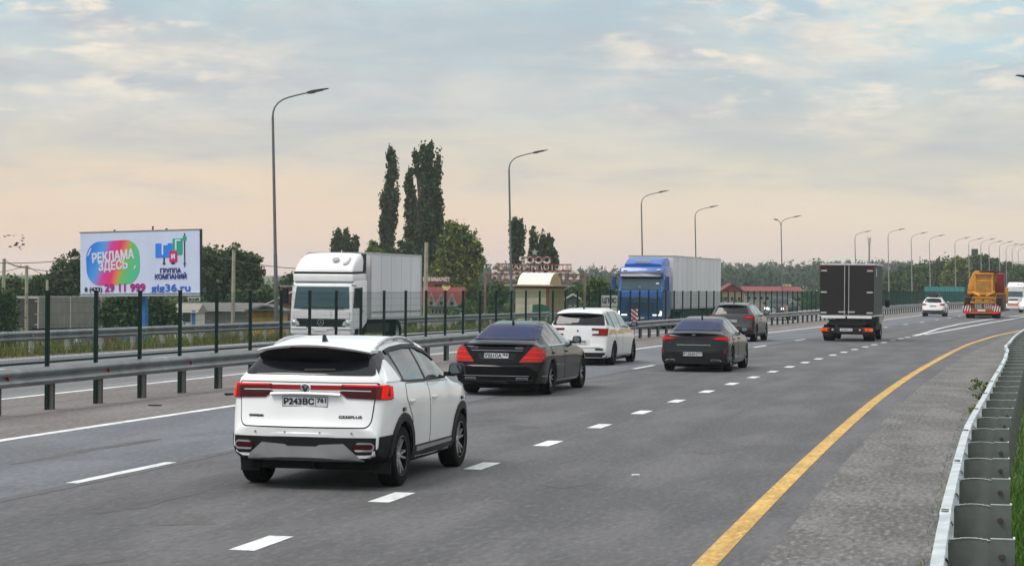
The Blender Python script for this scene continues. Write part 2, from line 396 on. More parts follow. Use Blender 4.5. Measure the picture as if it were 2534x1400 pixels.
B_T = [9.9, 21.63, 33.2, 44.8, 56.41, 67.7, 78.8, 89.9, 101, 112, 122.9, 134.6, 145.1, 156.6, 168, 179.5, 191, 202.5, 214, 226, 238, 250]
for t in B_T: marking('lane_dash', [((3.54, 3.69, t, t+2.9, W),)], PAINT_W)
for t in [21.6+12*k for k in range(16)]:
    for o in (-8.0, -11.2): marking('lane_dash', [((o-.07, o+.07, t, t+3, W),)], PAINT_W)
C_T = [13.2,17.18,21.26,25.28,29.21,33.1,37.01,40.92,44.9,48.76,52.55,56.38,60.03,63.78,67.25,71.39,74.76,78.33,82.09,85.47,89.34,93.12,96.73,99.92]
for t in C_T: marking('merge_dash', [((7.32, 7.55, t-.52, t+.52, W),)], PAINT_W)
marking('merge_dash', [((7.32, 7.58, 102.9, 106, W+.002),)], PAINT_W)

JOINT = M('joint_bitumen', (.035,.034,.036), rough=.7, var=.3)
sheets('pavement_joint', [((lambda t: 3.80+.02*math.sin(t*.9)+.012*math.sin(t*3.1), lambda t: 3.825+.02*math.sin(t*.9)+.012*math.sin(t*3.1), 4, 160, .002), dict(step=.5))], [JOINT])
STAINM = asphalt('asphalt_stain', (.070,.067,.070), (.095,.092,.095), speck=.3, mott=.3, stretch=.3, seed=15, grain=.4)
for t0_, o_, L_, w_ in STAINS:
    n_ = 24; mb = MB(); mb.uvs = []; rr = random.Random(int(t0_*10))
    ph = [rr.uniform(0, 6.3) for _ in range(3)]
    for k in range(n_):
        a_ = 2*PI*k/n_; q = 1+.28*math.sin(2*a_+ph[0])+.22*math.sin(3*a_+ph[1])+.15*math.sin(5*a_+ph[2]); t_ = t0_+L_*.5*q*math.cos(a_); oo = o_+w_*.5*q*math.sin(a_)
        mb.v.append(tuple(R(t_, oo, .0022))); mb.uvs.append((t_, oo))
    mb.f.append(tuple(range(n_))); mb.m.append(0)
    me = bpy.data.meshes.new('road_stain'); me.from_pydata(mb.v, [], mb.f); uv_ = me.uv_layers.new(name='UVMap')
    for lp in me.loops: uv_.data[lp.index].uv = mb.uvs[lp.vertex_index]
    me.materials.append(STAINM); link('road_stain', me)['kind'] = 'structure'

# ------------------------------------------------------------------ steel rails
ZINC = M('zinc_steel', (.23,.245,.25), rough=.42, metal=.55, var=.28, scale=2.2, bump=.05, streak=(1,1,.4))
ZINC_NEW = M('bright_zinc', (.50,.54,.56), rough=.42, metal=.35, var=.28, scale=3.5)
ZINC_DARK = M('dull_zinc_post', (.27,.265,.24), rough=.6, metal=.3, var=.25, scale=3)
PLATE_Z = M('console_plate', (.12,.135,.125), rough=.5, metal=.3, var=.35, scale=3.5)
CONCRETE = M('pale_concrete_post', (.36,.36,.32), rough=.9, var=.2, scale=4)
GREEN_ST = M('dark_green_steel', (.006,.020,.017), rough=.6, var=.2, scale=4, spec=.2)
GREEN_W = M('green_wire', (.008,.045,.036), rough=.7, var=0, spec=.15)
RED_R = M('red_reflector', (.75,.03,.015), rough=.25, var=0)
WHITE_R = M('white_reflector', (.85,.85,.82), rough=.25, var=0)
BOLT = M('rusty_bolt', (.05,.04,.035), rough=.7, var=.2)
PROF = [(.0,.0),(.01,.012),(.075,.05),(.088,.075),(.075,.098),(.012,.136),(.0,.156),(.012,.176),(.075,.214),(.088,.237),(.082,.262),(.045,.298),(.0,.312)]
def beam(o_at, t0, t1, ztop, side, parent, mat, base, wob=0.0, n=2, thick=.005, dep=1.0):
    """W-beam between two chainages; side -1 faces lower offsets"""
    mb = MB(); m = len(PROF)
    for i in range(n+1):
        t = t0+(t1-t0)*i/n; o = o_at(t)
        for k in (0, 1):
            for d, z in PROF:
                w = d*dep - thick*k
                mb.v.append(tuple(R(t, o+side*w, ztop-.312+z) - base))
    for i in range(n):
        for j in range(m-1):
            a = i*2*m+j; b = a+2*m
            mb.f.append((a, a+1, b+1, b)); mb.f.append((a+m, b+m, b+m+1, a+m+1)); mb.m += [0, 0]
        for j in (0, m-1):
            a = i*2*m+j; b = a+2*m; mb.f.append((a, b, b+m, a+m)); mb.m.append(0)
    return mb.build('beam', mat, parent, smooth=50)
def mesh_only(mb, name, mats, **k):
    o = mb.build(name, mats, **k); me = o.data; bpy.data.objects.remove(o); return me
def disc(r, n=12, th=.012):
    return MB().lathe([(0,th/2),(r,th/2),(r,-th/2),(0,-th/2)], n, 'y')

# guardrail and mesh fence along the median
oM = ip([(0,-2.52),(34,-2.56),(44,-2.62),(60,-2.78),(80,-3.05),(97,-3.32),(500,-3.32)])
T0M, NPM = 17.8, 140
base = R(T0M, oM(T0M))
gm = thing('guardrail', 'galvanised median guardrail with red reflectors running beside the white inner edge line', 'guardrail', base)
pm = mesh_only(MB().prism([(-.06,-.05),(.06,-.05),(.06,-.042),(-.052,-.042),(-.052,.042),(.06,.042),(.06,.05),(-.06,.05)], 'z', -.1, .70), 'guardrail_post', ZINC_DARK, smooth=0)
sp = mesh_only(MB().box((0, 0, 0), (.10, .09, .2)), 'spacer', ZINC_DARK, smooth=0)
for i in range(NPM):
    t = T0M+2*i
    o = link('post', pm, gm, R(t+.11, oM(t)) - base); o.rotation_euler.z = heading(t)
for i in range(NPM//2):
    t = T0M+4*i - .3
    if t > 290: break
    beam(lambda u: oM(u)+.075, t, t+4.02, .765, 1, gm, ZINC, base)
    if i < 70:
        c = link('reflector', disc(.042).build('reflector', RED_R).data if i == 0 else rf, gm, R(t+2.6, oM(t+2.6)+.1, .61) - base); rf = c.data
        c.rotation_euler = (0, 0, heading(t)-PI/2*0-.5)
for o in [o for o in bpy.data.objects if o.name.startswith('reflector') and o.parent is None]: bpy.data.objects.remove(o)

fe = thing('mesh_fence', 'dark green wire mesh fence on posts along the median guardrail', 'fence', base)
fp = mesh_only(MB().box((0,0,1.0), (.06,.075,2.12)).box((0,0,2.075), (.066,.082,.03)), 'fence_post', GREEN_ST, smooth=0, bevel=.004)
pan = MB()
def wire(mb, a, b, r):
    a, b = Vector(a), Vector(b); d = (b-a).normalized(); u = d.cross(Vector((1, 0, 0)) if abs(d.x) < .5 else Vector((0, 0, 1))).normalized(); v = d.cross(u)
    P = [a+u*r, a-u*r*.5+v*r*.87, a-u*r*.5-v*r*.87]; Q = [p+(b-a) for p in P]
    mb.add(P+Q, [(0,1,4,3),(1,2,5,4),(2,0,3,5)])
for k in range(1, 40): wire(pan, (0, k*.05, .86), (0, k*.05, 2.06), .0023)
for z in (.88, 1.08, 1.28, 1.48, 1.68, 1.88, 2.02): wire(pan, (0, 0, z), (0, 2, z), .0024)
pan.box((0, 1, .835), (.03, 1.9, .04))
pan = mesh_only(pan, 'mesh_panel', GREEN_W, smooth=0)
for i in range(NPM+4):
    t = T0M-4+2*i; a = R(t, oM(t)-.02); b = R(t+2, oM(t+2)-.02); d = b-a
    o = link('post', fp, fe, a-base); o.rotation_euler.z = heading(t)
    o = link('mesh_panel', pan, fe, a-base); o.rotation_euler.z = -math.atan2(d.x, d.y); o.scale.y = d.length/2

# guardrail on the far side of the opposite road
oF = ip([(0,-15.6),(58,-15.5),(118,-15.4),(124,-16.4),(127,-17.6)])
zF = ip([(0,.74),(118,.74),(125,.35),(127,.2)])
base = R(44, oF(44))
gf = thing('guardrail', 'galvanised guardrail with white reflectors and pale posts across the opposite road', 'guardrail', base)
fpm = mesh_only(MB().box((0,0,.12), (.13,.15,.95)), 'guardrail_post', CONCRETE, smooth=0, bevel=.012)
t = 44.2
while t < 124:
    o = link('post', fpm, gf, R(t, oF(t)-.07, min(0, zF(t)-.74)) - base); o.rotation_euler.z = heading(t); t += 2.35
t = 44; rw = mesh_only(disc(.045), 'reflector', WHITE_R)
while t < 123:
    beam(oF, t, t+4.0, zF(t), 1, gf, ZINC, base)
    if t < 118:
        c = link('reflector', rw, gf, R(t+2.2, oF(t)+.03, .60)-base); c.rotation_euler = (0, 0, heading(t)-.5)
    t += 4
beam(oF, 123, 127, .42, 1, gf, ZINC, base)

# guardrail at the right shoulder, seen from above its own line
oR0 = ip([(0,13.27),(11,13.28),(13.6,13.30),(17.9,13.35),(22.7,13.40),(28.9,13.54),(34,13.62),(39.6,13.70),(47,13.74),(52,13.70),(56,13.58),(60,13.60),(67,13.56),(77,13.56),(90,13.5),(130,13.5)])
oR = lambda t: oR0(t)-.088
base = R(8, oR(8))
gr = thing('guardrail', 'galvanised shoulder guardrail with curved spacer plates beside the yellow line', 'guardrail', base)
top = MB().box((0,0,0), (.096, 1, .004))
jr = random.Random(8)
t = 5.75
while t < 100:
    dz = jr.uniform(-.004, .004); dd = jr.uniform(-.006, .006)
    beam(lambda u: oR(u)+.072+dd, t, t+4.03, .80+dz, -1, gr, ZINC_NEW, base, n=4, dep=.8)
    mb = MB()                                            # the folded top lip that catches the sky
    P = [(oR(t+4.03*k/4)+dd, t+4.03*k/4) for k in range(5)]
    for o, u in P: mb.v += [tuple(R(u, o+.004, .803+dz)-base), tuple(R(u, o+.074, .810+dz)-base), tuple(R(u, o+.074, .797+dz)-base), tuple(R(u, o+.004, .790+dz)-base)]
    for k in range(4):
        a = k*4
        for j in range(4): mb.f.append((a+j, a+(j+1) % 4, a+4+(j+1) % 4, a+4+j)); mb.m.append(0)
    mb.f += [(0,1,2,3), (19,18,17,16)]; mb.m += [0,0]
    mb.build('top_lip', ZINC_NEW, gr, smooth=30)
    if t < 60:
        for q in (.10, .22):
            c = MB().box((0,0,0), (.055,.018,.006)).build('bolt', BOLT, gr, bevel=.003, loc=R(t+q, oR(t)+.036, .812+dz)-base); c.rotation_euler.z = heading(t)-.5
    t += 4
# spacer plate: a curved sheet from the beam back to the post, post behind it with bolts
pl = MB(); n = 8
for k in range(n+1):
    x = .0+.25*k/n; y = .05*math.sin(PI*.5*k/n)-.055*(k/n)**2
    pl.v += [(x, y, .42), (x, y, .775+.012*math.sin(PI*k/n)), (x, y+.006, .42), (x, y+.006, .775+.012*math.sin(PI*k/n))]
for k in range(n):
    a = 4*k; pl.f += [(a,a+4,a+5,a+1), (a+2,a+3,a+7,a+6), (a+1,a+5,a+7,a+3), (a,a+2,a+6,a+4)]; pl.m += [0]*4
pl.box((-.002, .004, .6), (.008,.16,.34))
for k in range(n): a_ = [pl.v[4*k+1], pl.v[4*k+5]]; pl.box(((a_[0][0]+a_[1][0])/2, (a_[0][1]+a_[1][1])/2+.002, (a_[0][2]+a_[1][2])/2+.003), (.036,.012,.004), mi=1)  # bright strips colour a highlight onto the plate's top edge
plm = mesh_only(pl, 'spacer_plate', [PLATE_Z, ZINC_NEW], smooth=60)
po = MB().prism([(.235,-.012),(.375,-.012),(.375,.11),(.367,.11),(.367,-.004),(.235,-.004)], 'z', -.75, .79).box((.305,-.004,.792), (.14,.018,.005), mi=1).box((.371,.05,.792), (.012,.10,.005), mi=1)  # bright caps colour the same highlight onto the post top
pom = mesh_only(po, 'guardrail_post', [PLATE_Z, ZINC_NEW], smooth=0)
tri = mesh_only(MB().prism([(-.0,.10),(.0,.78),(.055,.72),(.055,.40)], 'y', .10, .106), 'gusset', PLATE_Z, smooth=0)
bom = mesh_only(MB().lathe([(0,-.025),(.016,-.025),(.019,-.012),(.019,0)], 8, 'y'), 'bolt', BOLT)
t = 12.55-4
while t < 100:
    q = R(t, oR(t)+.085)-base; hz = heading(t)
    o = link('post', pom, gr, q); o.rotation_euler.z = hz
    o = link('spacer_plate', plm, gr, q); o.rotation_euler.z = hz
    if t < 60:
        b_ = link('bolt', bom, o, (.30, -.012, .69)); b_ = link('bolt', bom, o, (.30, -.012, .45))
    t += 2

# ------------------------------------------------------------------ street lamps
POLE = M('lamp_pole_grey', (.15,.155,.165), rough=.55, metal=.3, var=.15, scale=2)
POLE_L = M('lamp_pole_pale', (.30,.31,.30), rough=.6, metal=.2, var=.12, scale=2)
LAMP_H = M('lamp_housing', (.05,.055,.065), rough=.45, var=.1)
GLASS_L = M('lamp_lens', (.35,.37,.38), rough=.2, var=0)
def lamp(label, loc, mat, double=False, flip=1, lean=.028, hp=10.1):
    g = 'street lamps along the highway'
    t = thing('street_lamp', label, 'street lamp', loc, 0, g); t.rotation_euler = (0, -lean, 0)
    z0 = loc[2]; hh = hp - z0
    MB().tube([(0,0,-.4),(0,0,hh*.45),(0,0,hh*.45+.01),(0,0,hh)], [.115,.088,.078,.058], 12).box((0,0,.02),(.4,.4,.05)).build('pole', mat, t, smooth=40)
    f = flip
    arms = [(f, 1.0)] + ([(-f, .42)] if double else [])
    for s, k in arms:
        P = [(0,0,hh-.05),(.02*s,0,hh+.18),(.10*s*k,0,hh+.42),(.26*s*k,0,hh+.63),(.48*s*k,0,hh+.78),(.75*s*k,0,hh+.88),(1.2*s*k,0,hh+.99),(1.72*s*k,0,hh+1.10)]
        if k < 1: P = [(0,0,hh-.05),(.05*s,0,hh+.25),(.22*s,0,hh+.6),(.45*s,0,hh+.78)]
        MB().tube(P, [.045]*2+[.038]*(len(P)-2), 8).build('arm', mat, t, smooth=50)
        e = Vector(P[-1]); L = .95 if k == 1 else .45
        h = MB().prism([(-.10,-.045),(0,-.07),(.22,-.085),(.34,-.05),(L,-.012),(L,.02),(.55,.055),(.12,.07),(-.10,.035)], 'y', -.13, .13)
        o = h.build('lamp_head', LAMP_H, t, bevel=.018, loc=e); o.rotation_euler = (0, -.17*s if s > 0 else .17, 0 if s > 0 else PI)
        if s < 0: o.rotation_euler = (0, -.17, PI)
        MB().box((.5*L, 0, -.052), (.36*L,.18,.012)).build('lens', GLASS_L, o)
LAMPS = [(687,97.2,1,'tall grey street lamp nearest the camera, left of the white truck cab'),
 (1268,139.5,1,'grey street lamp standing in front of the cream kiosk wall'),
 (1593,196,1,'grey street lamp rising behind the blue truck cab'),
 (1725,231,1,'grey street lamp rising behind the middle of the white semi-trailer'),
 (1937,260,1,'two armed street lamp left of the black box truck'),
 (2119,324,1,'pale street lamp rising just behind the black box truck roof'),
 (2201,311,0,'pale street lamp just right of the black box truck'),
 (2258,330,0,'second pale street lamp to the right of the black box truck'),
 (2303,344,0,'third pale street lamp right of the box truck, over the white car with roof box'),
 (2366,358,0,'pale street lamp left of the dark water tower, above the turquoise wall'),
 (2400,363,0,'pale street lamp just left of the water tower'),
 (2430,365,0,'pale street lamp just right of the water tower'),
 (2450,382,0,'second pale street lamp right of the water tower'),
 (2476,385,0,'third pale street lamp right of the water tower'),
 (2492,404,0,'fourth pale street lamp right of the water tower'),
 (2507,407,0,'last but one pale street lamp at the far right'),
 (2522,426,0,'farthest pale street lamp at the right edge')]
for px, D, near, lab in LAMPS:
    p = at(px, 740, D); z = -1.6 if D < 250 else -1.2
    lamp(lab, (p.x+.02, D, z), POLE if near else POLE_L, double=(px == 1937))
lamp('street lamp on the right side of the road, only its lamp head showing', (24.1, 87, -.6), POLE, flip=-1)
# ------------------------------------------------------------------ plants
def leaf_mat(name, c1, c2, c3):
    m = bpy.data.materials.new(name); m.use_nodes = True; nt = m.node_tree; L = nt.links; b = nt.nodes['Principled BSDF']; b.inputs['Roughness'].default_value = .75; b.inputs['Specular IOR Level'].default_value = .2
    g = nt.nodes.new('ShaderNodeNewGeometry'); r = nt.nodes.new('ShaderNodeValToRGB'); cr = r.color_ramp
    cr.elements[0].position = 0; cr.elements[0].color = (*c1, 1); cr.elements[1].position = 1; cr.elements[1].color = (*c3, 1); e = cr.elements.new(.55); e.color = (*c2, 1)
    L.new(g.outputs['Random Per Island'], r.inputs[0]); L.new(r.outputs[0], b.inputs['Base Color'])
    t = nt.nodes.new('ShaderNodeBsdfTranslucent'); L.new(r.outputs[0], t.inputs[0]); mx = nt.nodes.new('ShaderNodeMixShader'); mx.inputs[0].default_value = .22
    L.new(b.outputs[0], mx.inputs[1]); L.new(t.outputs[0], mx.inputs[2]); L.new(mx.outputs[0], nt.nodes['Material Output'].inputs[0]); return m
LF_POP = leaf_mat('poplar_leaves', (.016,.030,.012), (.045,.075,.026), (.12,.165,.055))
LF_DARK = leaf_mat('dark_leaves', (.018,.038,.015), (.050,.088,.032), (.125,.175,.055))
LF_MID = leaf_mat('green_leaves', (.025,.055,.016), (.065,.115,.032), (.15,.22,.06))
LF_YEL = leaf_mat('yellowing_leaves', (.03,.055,.015), (.12,.18,.035), (.36,.34,.07))
LF_FAR = leaf_mat('forest_leaves', (.018,.038,.020), (.040,.072,.034), (.075,.115,.050))
BARK = M('bark', (.085,.07,.055), rough=.95, var=.3, scale=6, bump=.5)
def leaf_quads(rng, blobs, n, clump, leaf, per=26, shell=.55, elong=1.5, upw=0.0, mx_=9):
    """blobs: (centre, (rx,ry,rz)); n clumps in all"""
    vol = np.array([b[1][0]*b[1][2] for b in blobs]); pr = vol/vol.sum()
    k = rng.choice(len(blobs), n, p=pr)
    C = np.array([b[0] for b in blobs])[k]; Rr = np.array([b[1] for b in blobs])[k]
    d = rng.normal(size=(n, 3)); d /= np.linalg.norm(d, axis=1)[:, None]
    r = shell+(1.14-shell)*rng.random(n)**.8; r = np.minimum(r, mx_); r[rng.random(n) < .22] *= rng.random()*.8
    cc = C+d*Rr*r[:, None]
    P = np.repeat(cc, per, 0)+rng.normal(size=(n*per, 3))*clump*np.array([1-.25*upw, 1-.25*upw, .8+1.3*upw])*np.repeat(.6+.8*rng.random(n), per)[:, None]*.55
    m = len(P); a = rng.normal(size=(m, 3)); a[:, 2] += upw*1.5; a /= np.linalg.norm(a, axis=1)[:, None]
    b = np.cross(a, rng.normal(size=(m, 3))); b /= np.linalg.norm(b, axis=1)[:, None]
    s = leaf*(.55+.9*rng.random(m))[:, None]
    V = np.stack([P-a*s*elong*.5, P+b*s*.5, P+a*s*elong*.5, P-b*s*.5], 1)
    return V.reshape(-1, 3)
def tree(name, label, cat, D, blobs, mat, n=120, leaf=None, clump=None, per=26, zb=-2.3, group=None, trunk=True, seed=0, px=None, shell=.5, upw=0.0, depth=.8, lean=0):
    """blobs in photo pixels (x, y, rx, ry) at distance D"""
    s = F/D; rng = np.random.default_rng(seed)
    cx = px if px else sum(b[0]*b[2] for b in blobs)/sum(b[2] for b in blobs)
    p0 = at(cx, 700, D); p0.z = zb
    bl = []
    for x, y, rx, ry in blobs:
        c = at(x, y, D)-p0; dy = rng.uniform(-.3, .3)*rx/s; bl.append(((c.x, dy, c.z), (rx/s, max(rx/s*depth, .3), ry/s)))
    if cat == 'tree' and mat is not LF_POP and D < 262:
        mxr = max(b[1][0] for b in bl); bl.append(((0, 0, 1.3), (mxr*1.15, mxr*.8, 1.7))); bl.append(((mxr*.7, .2, 2.2), (mxr*.8, mxr*.6, 1.6))); bl.append(((-mxr*.7, .2, 2.2), (mxr*.8, mxr*.6, 1.6))); n = int(n*1.35)
    leaf = leaf or max(.12, D*.0011); clump = clump or max(.35, min(b[1][0] for b in bl)*.42)
    root = thing(name, label, cat, p0, 0, group)
    V = leaf_quads(rng, bl, n, clump, leaf, per, shell, upw=upw, mx_=1.0 if upw else 9)
    link('crown', quads('crown', V, mat), root)
    top = max(b[0][2]+b[1][2] for b in bl); mid = min(b[0][2]-b[1][2] for b in bl)
    w = max(b[1][0] for b in bl)
    mb = MB(); rt = max(.10, .035*top)
    mb.tube([(0,0,-.4),(0.02*w,0,top*.3),(-.02*w,.03,top*.6),(.02*w,0,top*.9)], [rt, rt*.75, rt*.45, rt*.12], 8)
    for b in bl:
        c = Vector(b[0]); z0 = max(top*.15, min(c.z*.6, top*.6)); mb.tube([(0,0,z0), (c.x*.5, c.y*.5, (z0+c.z)/2*.98), tuple(c)], [rt*.5, rt*.35, rt*.1], 6)
    mb.build('trunk', BARK, root, smooth=60)
    return root
PG = 'tall poplars behind the white truck'
tree('poplar_tree', 'tall slim dark poplar, the left one of the two tallest trees', 'tree', 265, [(966,378,4,14),(961,386,5,10),(969,398,9,22),(974,425,10,28),(967,440,7,30),(960,470,8,34),(981,492,4,28),(961,515,13,40),(947,500,5,20),(972,540,9,28),(957,560,14,40),(946,570,6,22),(958,610,17,40),(958,660,18,50)], LF_POP, n=420, seed=1, upw=.9, leaf=.26, clump=.34)
tree('poplar_tree', 'tallest and broadest dark poplar with several tops, behind the white truck box', 'tree', 258, [(1043,368,4,14),(1054,378,7,18),(1067,376,6,18),(1049,395,9,24),(1063,400,9,28),(1083,395,5,20),(1084,425,7,30),(1027,392,5,14),(1031,412,4,14),(1054,435,14,40),(1073,450,9,36),(1015,432,6,16),(1013,460,8,26),(1018,500,10,40),(1060,500,22,50),(1086,520,8,50),(1008,520,5,20),(1022,550,12,36),(1056,570,28,48),(1090,570,8,40),(1009,575,5,22),(1040,620,28,42),(1072,625,22,46),(1020,610,10,26),(1040,670,38,45)], LF_POP, n=1050, seed=2, upw=.9, leaf=.26, clump=.34)
tree('broadleaf_tree', 'round green tree turning yellow at the edge, right of the tallest poplar', 'tree', 250, [(1118,566,14,16),(1138,578,20,22),(1160,597,18,20),(1128,610,28,30),(1175,618,16,20),(1150,632,30,28),(1190,640,9,16),(1182,660,12,14),(1120,650,34,36),(1150,676,30,22),(1105,605,18,40),(1140,705,40,26),(1095,690,34,40)], LF_YEL, n=620, seed=3, leaf=.26, clump=.55)
tree('broadleaf_tree', 'dark bushy tree low between the two tallest poplars', 'tree', 240, [(997,612,18,20),(985,630,22,20),(1010,635,22,24)], LF_DARK, n=130, seed=4)
tree('broadleaf_tree', 'small dark tree just left of the slim poplar', 'tree', 250, [(925,612,9,16),(915,622,8,12),(935,628,14,18)], LF_YEL, n=70, seed=5)
for k, (b, lab) in enumerate([([(836,598,12,24),(827,615,8,20)], 'leftmost of three small poplars over the white truck cab'), ([(856,602,9,26),(860,618,11,18)], 'middle one of three small poplars over the white truck cab'), ([(879,606,8,20),(876,620,9,16)], 'rightmost of three small poplars over the white truck cab')]):
    tree('poplar_tree', lab, 'tree', 300, [(x, y, rx*.62, ry) for x, y, rx, ry in b], LF_POP, n=90, seed=10+k, upw=.7, leaf=.28, clump=.34)
tree('poplar_tree', 'poplar standing behind the second street lamp', 'tree', 255, [(1272, 575, 6.1, 28), (1287, 580, 8.2, 30), (1280, 615, 12.2, 42), (1276, 650, 10.9, 30)], LF_POP, n=210, seed=14, upw=.8)
tree('poplar_tree', 'pointed poplar behind the star of the roof sign', 'tree', 262, [(1320, 590, 4.8, 20), (1322, 615, 8.8, 30), (1322, 650, 10.9, 30)], LF_POP, n=130, seed=15, upw=.8)
tree('poplar_tree', 'broad poplar right of the star of the roof sign', 'tree', 258, [(1344, 602, 6.1, 20), (1360, 608, 5.4, 22), (1352, 630, 15.0, 34), (1372, 645, 6.8, 20), (1350, 660, 17.7, 24)], LF_POP, n=200, seed=16, upw=.7)
# left background
tree('broadleaf_tree', 'dark tree rising behind the left edge of the billboard', 'tree', 195, [(188,655,16,34),(165,668,24,30),(150,690,24,30),(180,700,34,36),(128,712,22,24)], LF_DARK, n=260, seed=20)
tree('broadleaf_tree', 'green tree behind the parked semi-trailer', 'tree', 200, [(108,700,26,22),(85,712,28,22),(60,718,26,20)], LF_MID, n=160, seed=21)
tree('broadleaf_tree', 'green tree at the left edge behind the utility pole', 'tree', 190, [(28,702,26,20),(8,712,24,24),(40,720,24,20)], LF_DARK, n=160, seed=22)
tree('broadleaf_tree', 'dark shrubby tree left of the brown trailer doors', 'tree', 118, [(10,760,20,34),(4,735,14,24),(22,775,12,20)], LF_DARK, n=150, seed=23)
tree('broadleaf_tree', 'big dark leafy tree right of the billboard with a pale utility pole in front', 'tree', 200, [(520,640,22,24),(545,660,32,36),(588,640,26,32),(610,655,28,34),(570,690,46,36),(630,690,22,30),(590,715,60,24),(515,690,22,40)], LF_DARK, n=640, seed=24, leaf=.24)
tree('broadleaf_tree', 'low dark trees at the foot of the big tree, left of the first lamp', 'tree', 190, [(640,722,30,16),(668,728,26,14),(600,735,40,14)], LF_DARK, n=130, seed=25)
tree('bush', 'large rounded dark bush under the billboard by the blue post', 'bush', 112, [(290,762,32,30),(330,755,36,32),(375,765,38,34),(415,782,24,24),(265,785,18,18),(340,785,66,26)], LF_DARK, n=480, seed=26, leaf=.13)
for k, (D, b, mt, lab) in enumerate([
  (230, [(720,712,26,28),(708,735,20,22)], LF_DARK, 'dark tree behind the left side of the white truck cab'),
  (190, [(1480,708,28,18),(1500,722,30,20),(1462,728,26,18)], LF_MID, 'bright green bush left of the blue truck'),
  (240, [(1240,722,22,20),(1222,735,24,18)], LF_MID, 'green bush left of the cream kiosk'),
  (260, [(1425,716,16,12),(1410,728,18,14)], LF_MID, 'pale green shrub between the kiosk and the red sign post'),
  (300, [(1180,735,26,18),(1200,720,18,16)], LF_DARK, 'dark shrub right of the red roofed market house'),
  (205, [(1395,742,10,18),(1378,752,10,16)], LF_DARK, 'narrow dark bush beside the kiosk side wall')]):
    tree('bush', lab, 'bush', D, b, mt, n=110, seed=40+k)
WOOD = [(2205,706,28,26,LF_DARK,'dark tree just right of the black box truck'),(2232,694,30,30,LF_DARK,'tree behind the first pale lamp right of the box truck'),(2268,690,30,32,LF_MID,'light green tree over the white car with roof box'),(2298,684,34,34,LF_MID,'bright green rounded tree above the turquoise wall'),(2335,680,30,36,LF_DARK,'dark tree above the middle of the turquoise wall'),(2368,676,30,36,LF_YEL,'brownish green tree above the right end of the turquoise wall'),(2400,674,26,34,LF_MID,'green tree under the water tower'),(2432,668,28,36,LF_DARK,'tall rounded tree right of the water tower'),(2462,672,24,30,LF_DARK,'dark tree behind the yellow machine'),(2492,682,26,26,LF_DARK,'dark tree left of the road gantry'),(2525,684,26,24,LF_MID,'tree under the road gantry at the right edge')]
for k, (x, y, rx, ry, mt, lab) in enumerate(WOOD):
    D = 395+(k*37) % 60
    tree('broadleaf_tree', lab, 'tree', D, [(x,y,rx,ry),(x-rx*.4,y+ry*.5,rx*.8,ry*.7),(x+rx*.5,y+ry*.4,rx*.7,ry*.7),(x+rx*.1,y-ry*.5,rx*.55,ry*.6)], mt, n=320, leaf=.34, seed=60+k, zb=-1.5, group='trees at the wood edge right of the box truck')
# the far wooded ridge: one mass nobody could count
rng = np.random.default_rng(5)
prof = ip([(-400,690),(0,694),(620,693),(700,690),(760,684),(1150,668),(1200,660),(1260,657),(1340,664),(1420,670),(1520,667),(1700,655),(1790,651),(1850,655),(1960,653),(2060,648),(2140,651),(2200,650),(2300,655),(2420,655),(2534,655),(2900,650)])
Vs = []
for D, cnt, dy, lf in ((560, 150, 26, .46), (780, 210, 8, .58), (1050, 230, 0, .75)):
    for k in range(cnt):
        x = -350+3250*(k+rng.random())/cnt; yt = prof(x)+dy+rng.normal()*3.0
        s = F/D; h = rng.uniform(7, 12); w = rng.uniform(2.6, 5.2)*D/800
        c = at(x, yt+h*.5*s*.9, D*(1+.06*rng.normal()))
        Vs.append(leaf_quads(rng, [((c.x, c.y, c.z), (w, w, h*.5)), ((c.x+w*.5, c.y, c.z-h*.35), (w, w, h*.5))], 34, w*.30, lf, 24, .6))
for k in range(230):                                     # unseen trees added beside and behind the viewpoint to darken car reflections
    a_ = rng.uniform(.55, 2*PI-.55); D = rng.uniform(85, 190); h = rng.uniform(9, 14); w = rng.uniform(4, 7)
    t_ = math.sin(a_)*D*ST+math.cos(a_)*D*CT; o_ = math.sin(a_)*D*CT-math.cos(a_)*D*ST-cen(t_)[0]
    if -32 < o_ < 30 or (t_ > 20 and abs(o_) < 45): continue
    Vs.append(leaf_quads(rng, [((math.sin(a_)*D, math.cos(a_)*D, h*.5-2), (w, w, h*.5))], 22, w*.3, 1.6, 16, .6))
tag(link('forest', quads('forest', np.concatenate(Vs), LF_FAR)), 'dense green wooded ridge running along the horizon, plus unseen trees added around the viewpoint', 'forest', kind='stuff')
# scrub that fills the land between the road and the ridge
Vs = []
for k in range(300):
    D = rng.uniform(210, 480); x = rng.uniform(-60, 2560); p = at(x, 715, D)
    t_ = p.x*ST+p.y*CT; l = p.x*CT-p.y*ST; o = l-cen(t_)[0]
    if -40 < o < 28: continue
    w = rng.uniform(2, 4.5); h = rng.uniform(1.5, 3.4)
    z = -2.3+max(0, t_-330)*.011
    Vs.append(leaf_quads(rng, [((p.x, p.y, z+h*.5), (w, w, h*.6))], 16, w*.3, .42, 16, .5))
tag(link('scrub', quads('scrub', np.concatenate(Vs), LF_MID)), 'loose green scrub filling the land beyond the road', 'scrub', kind='stuff')

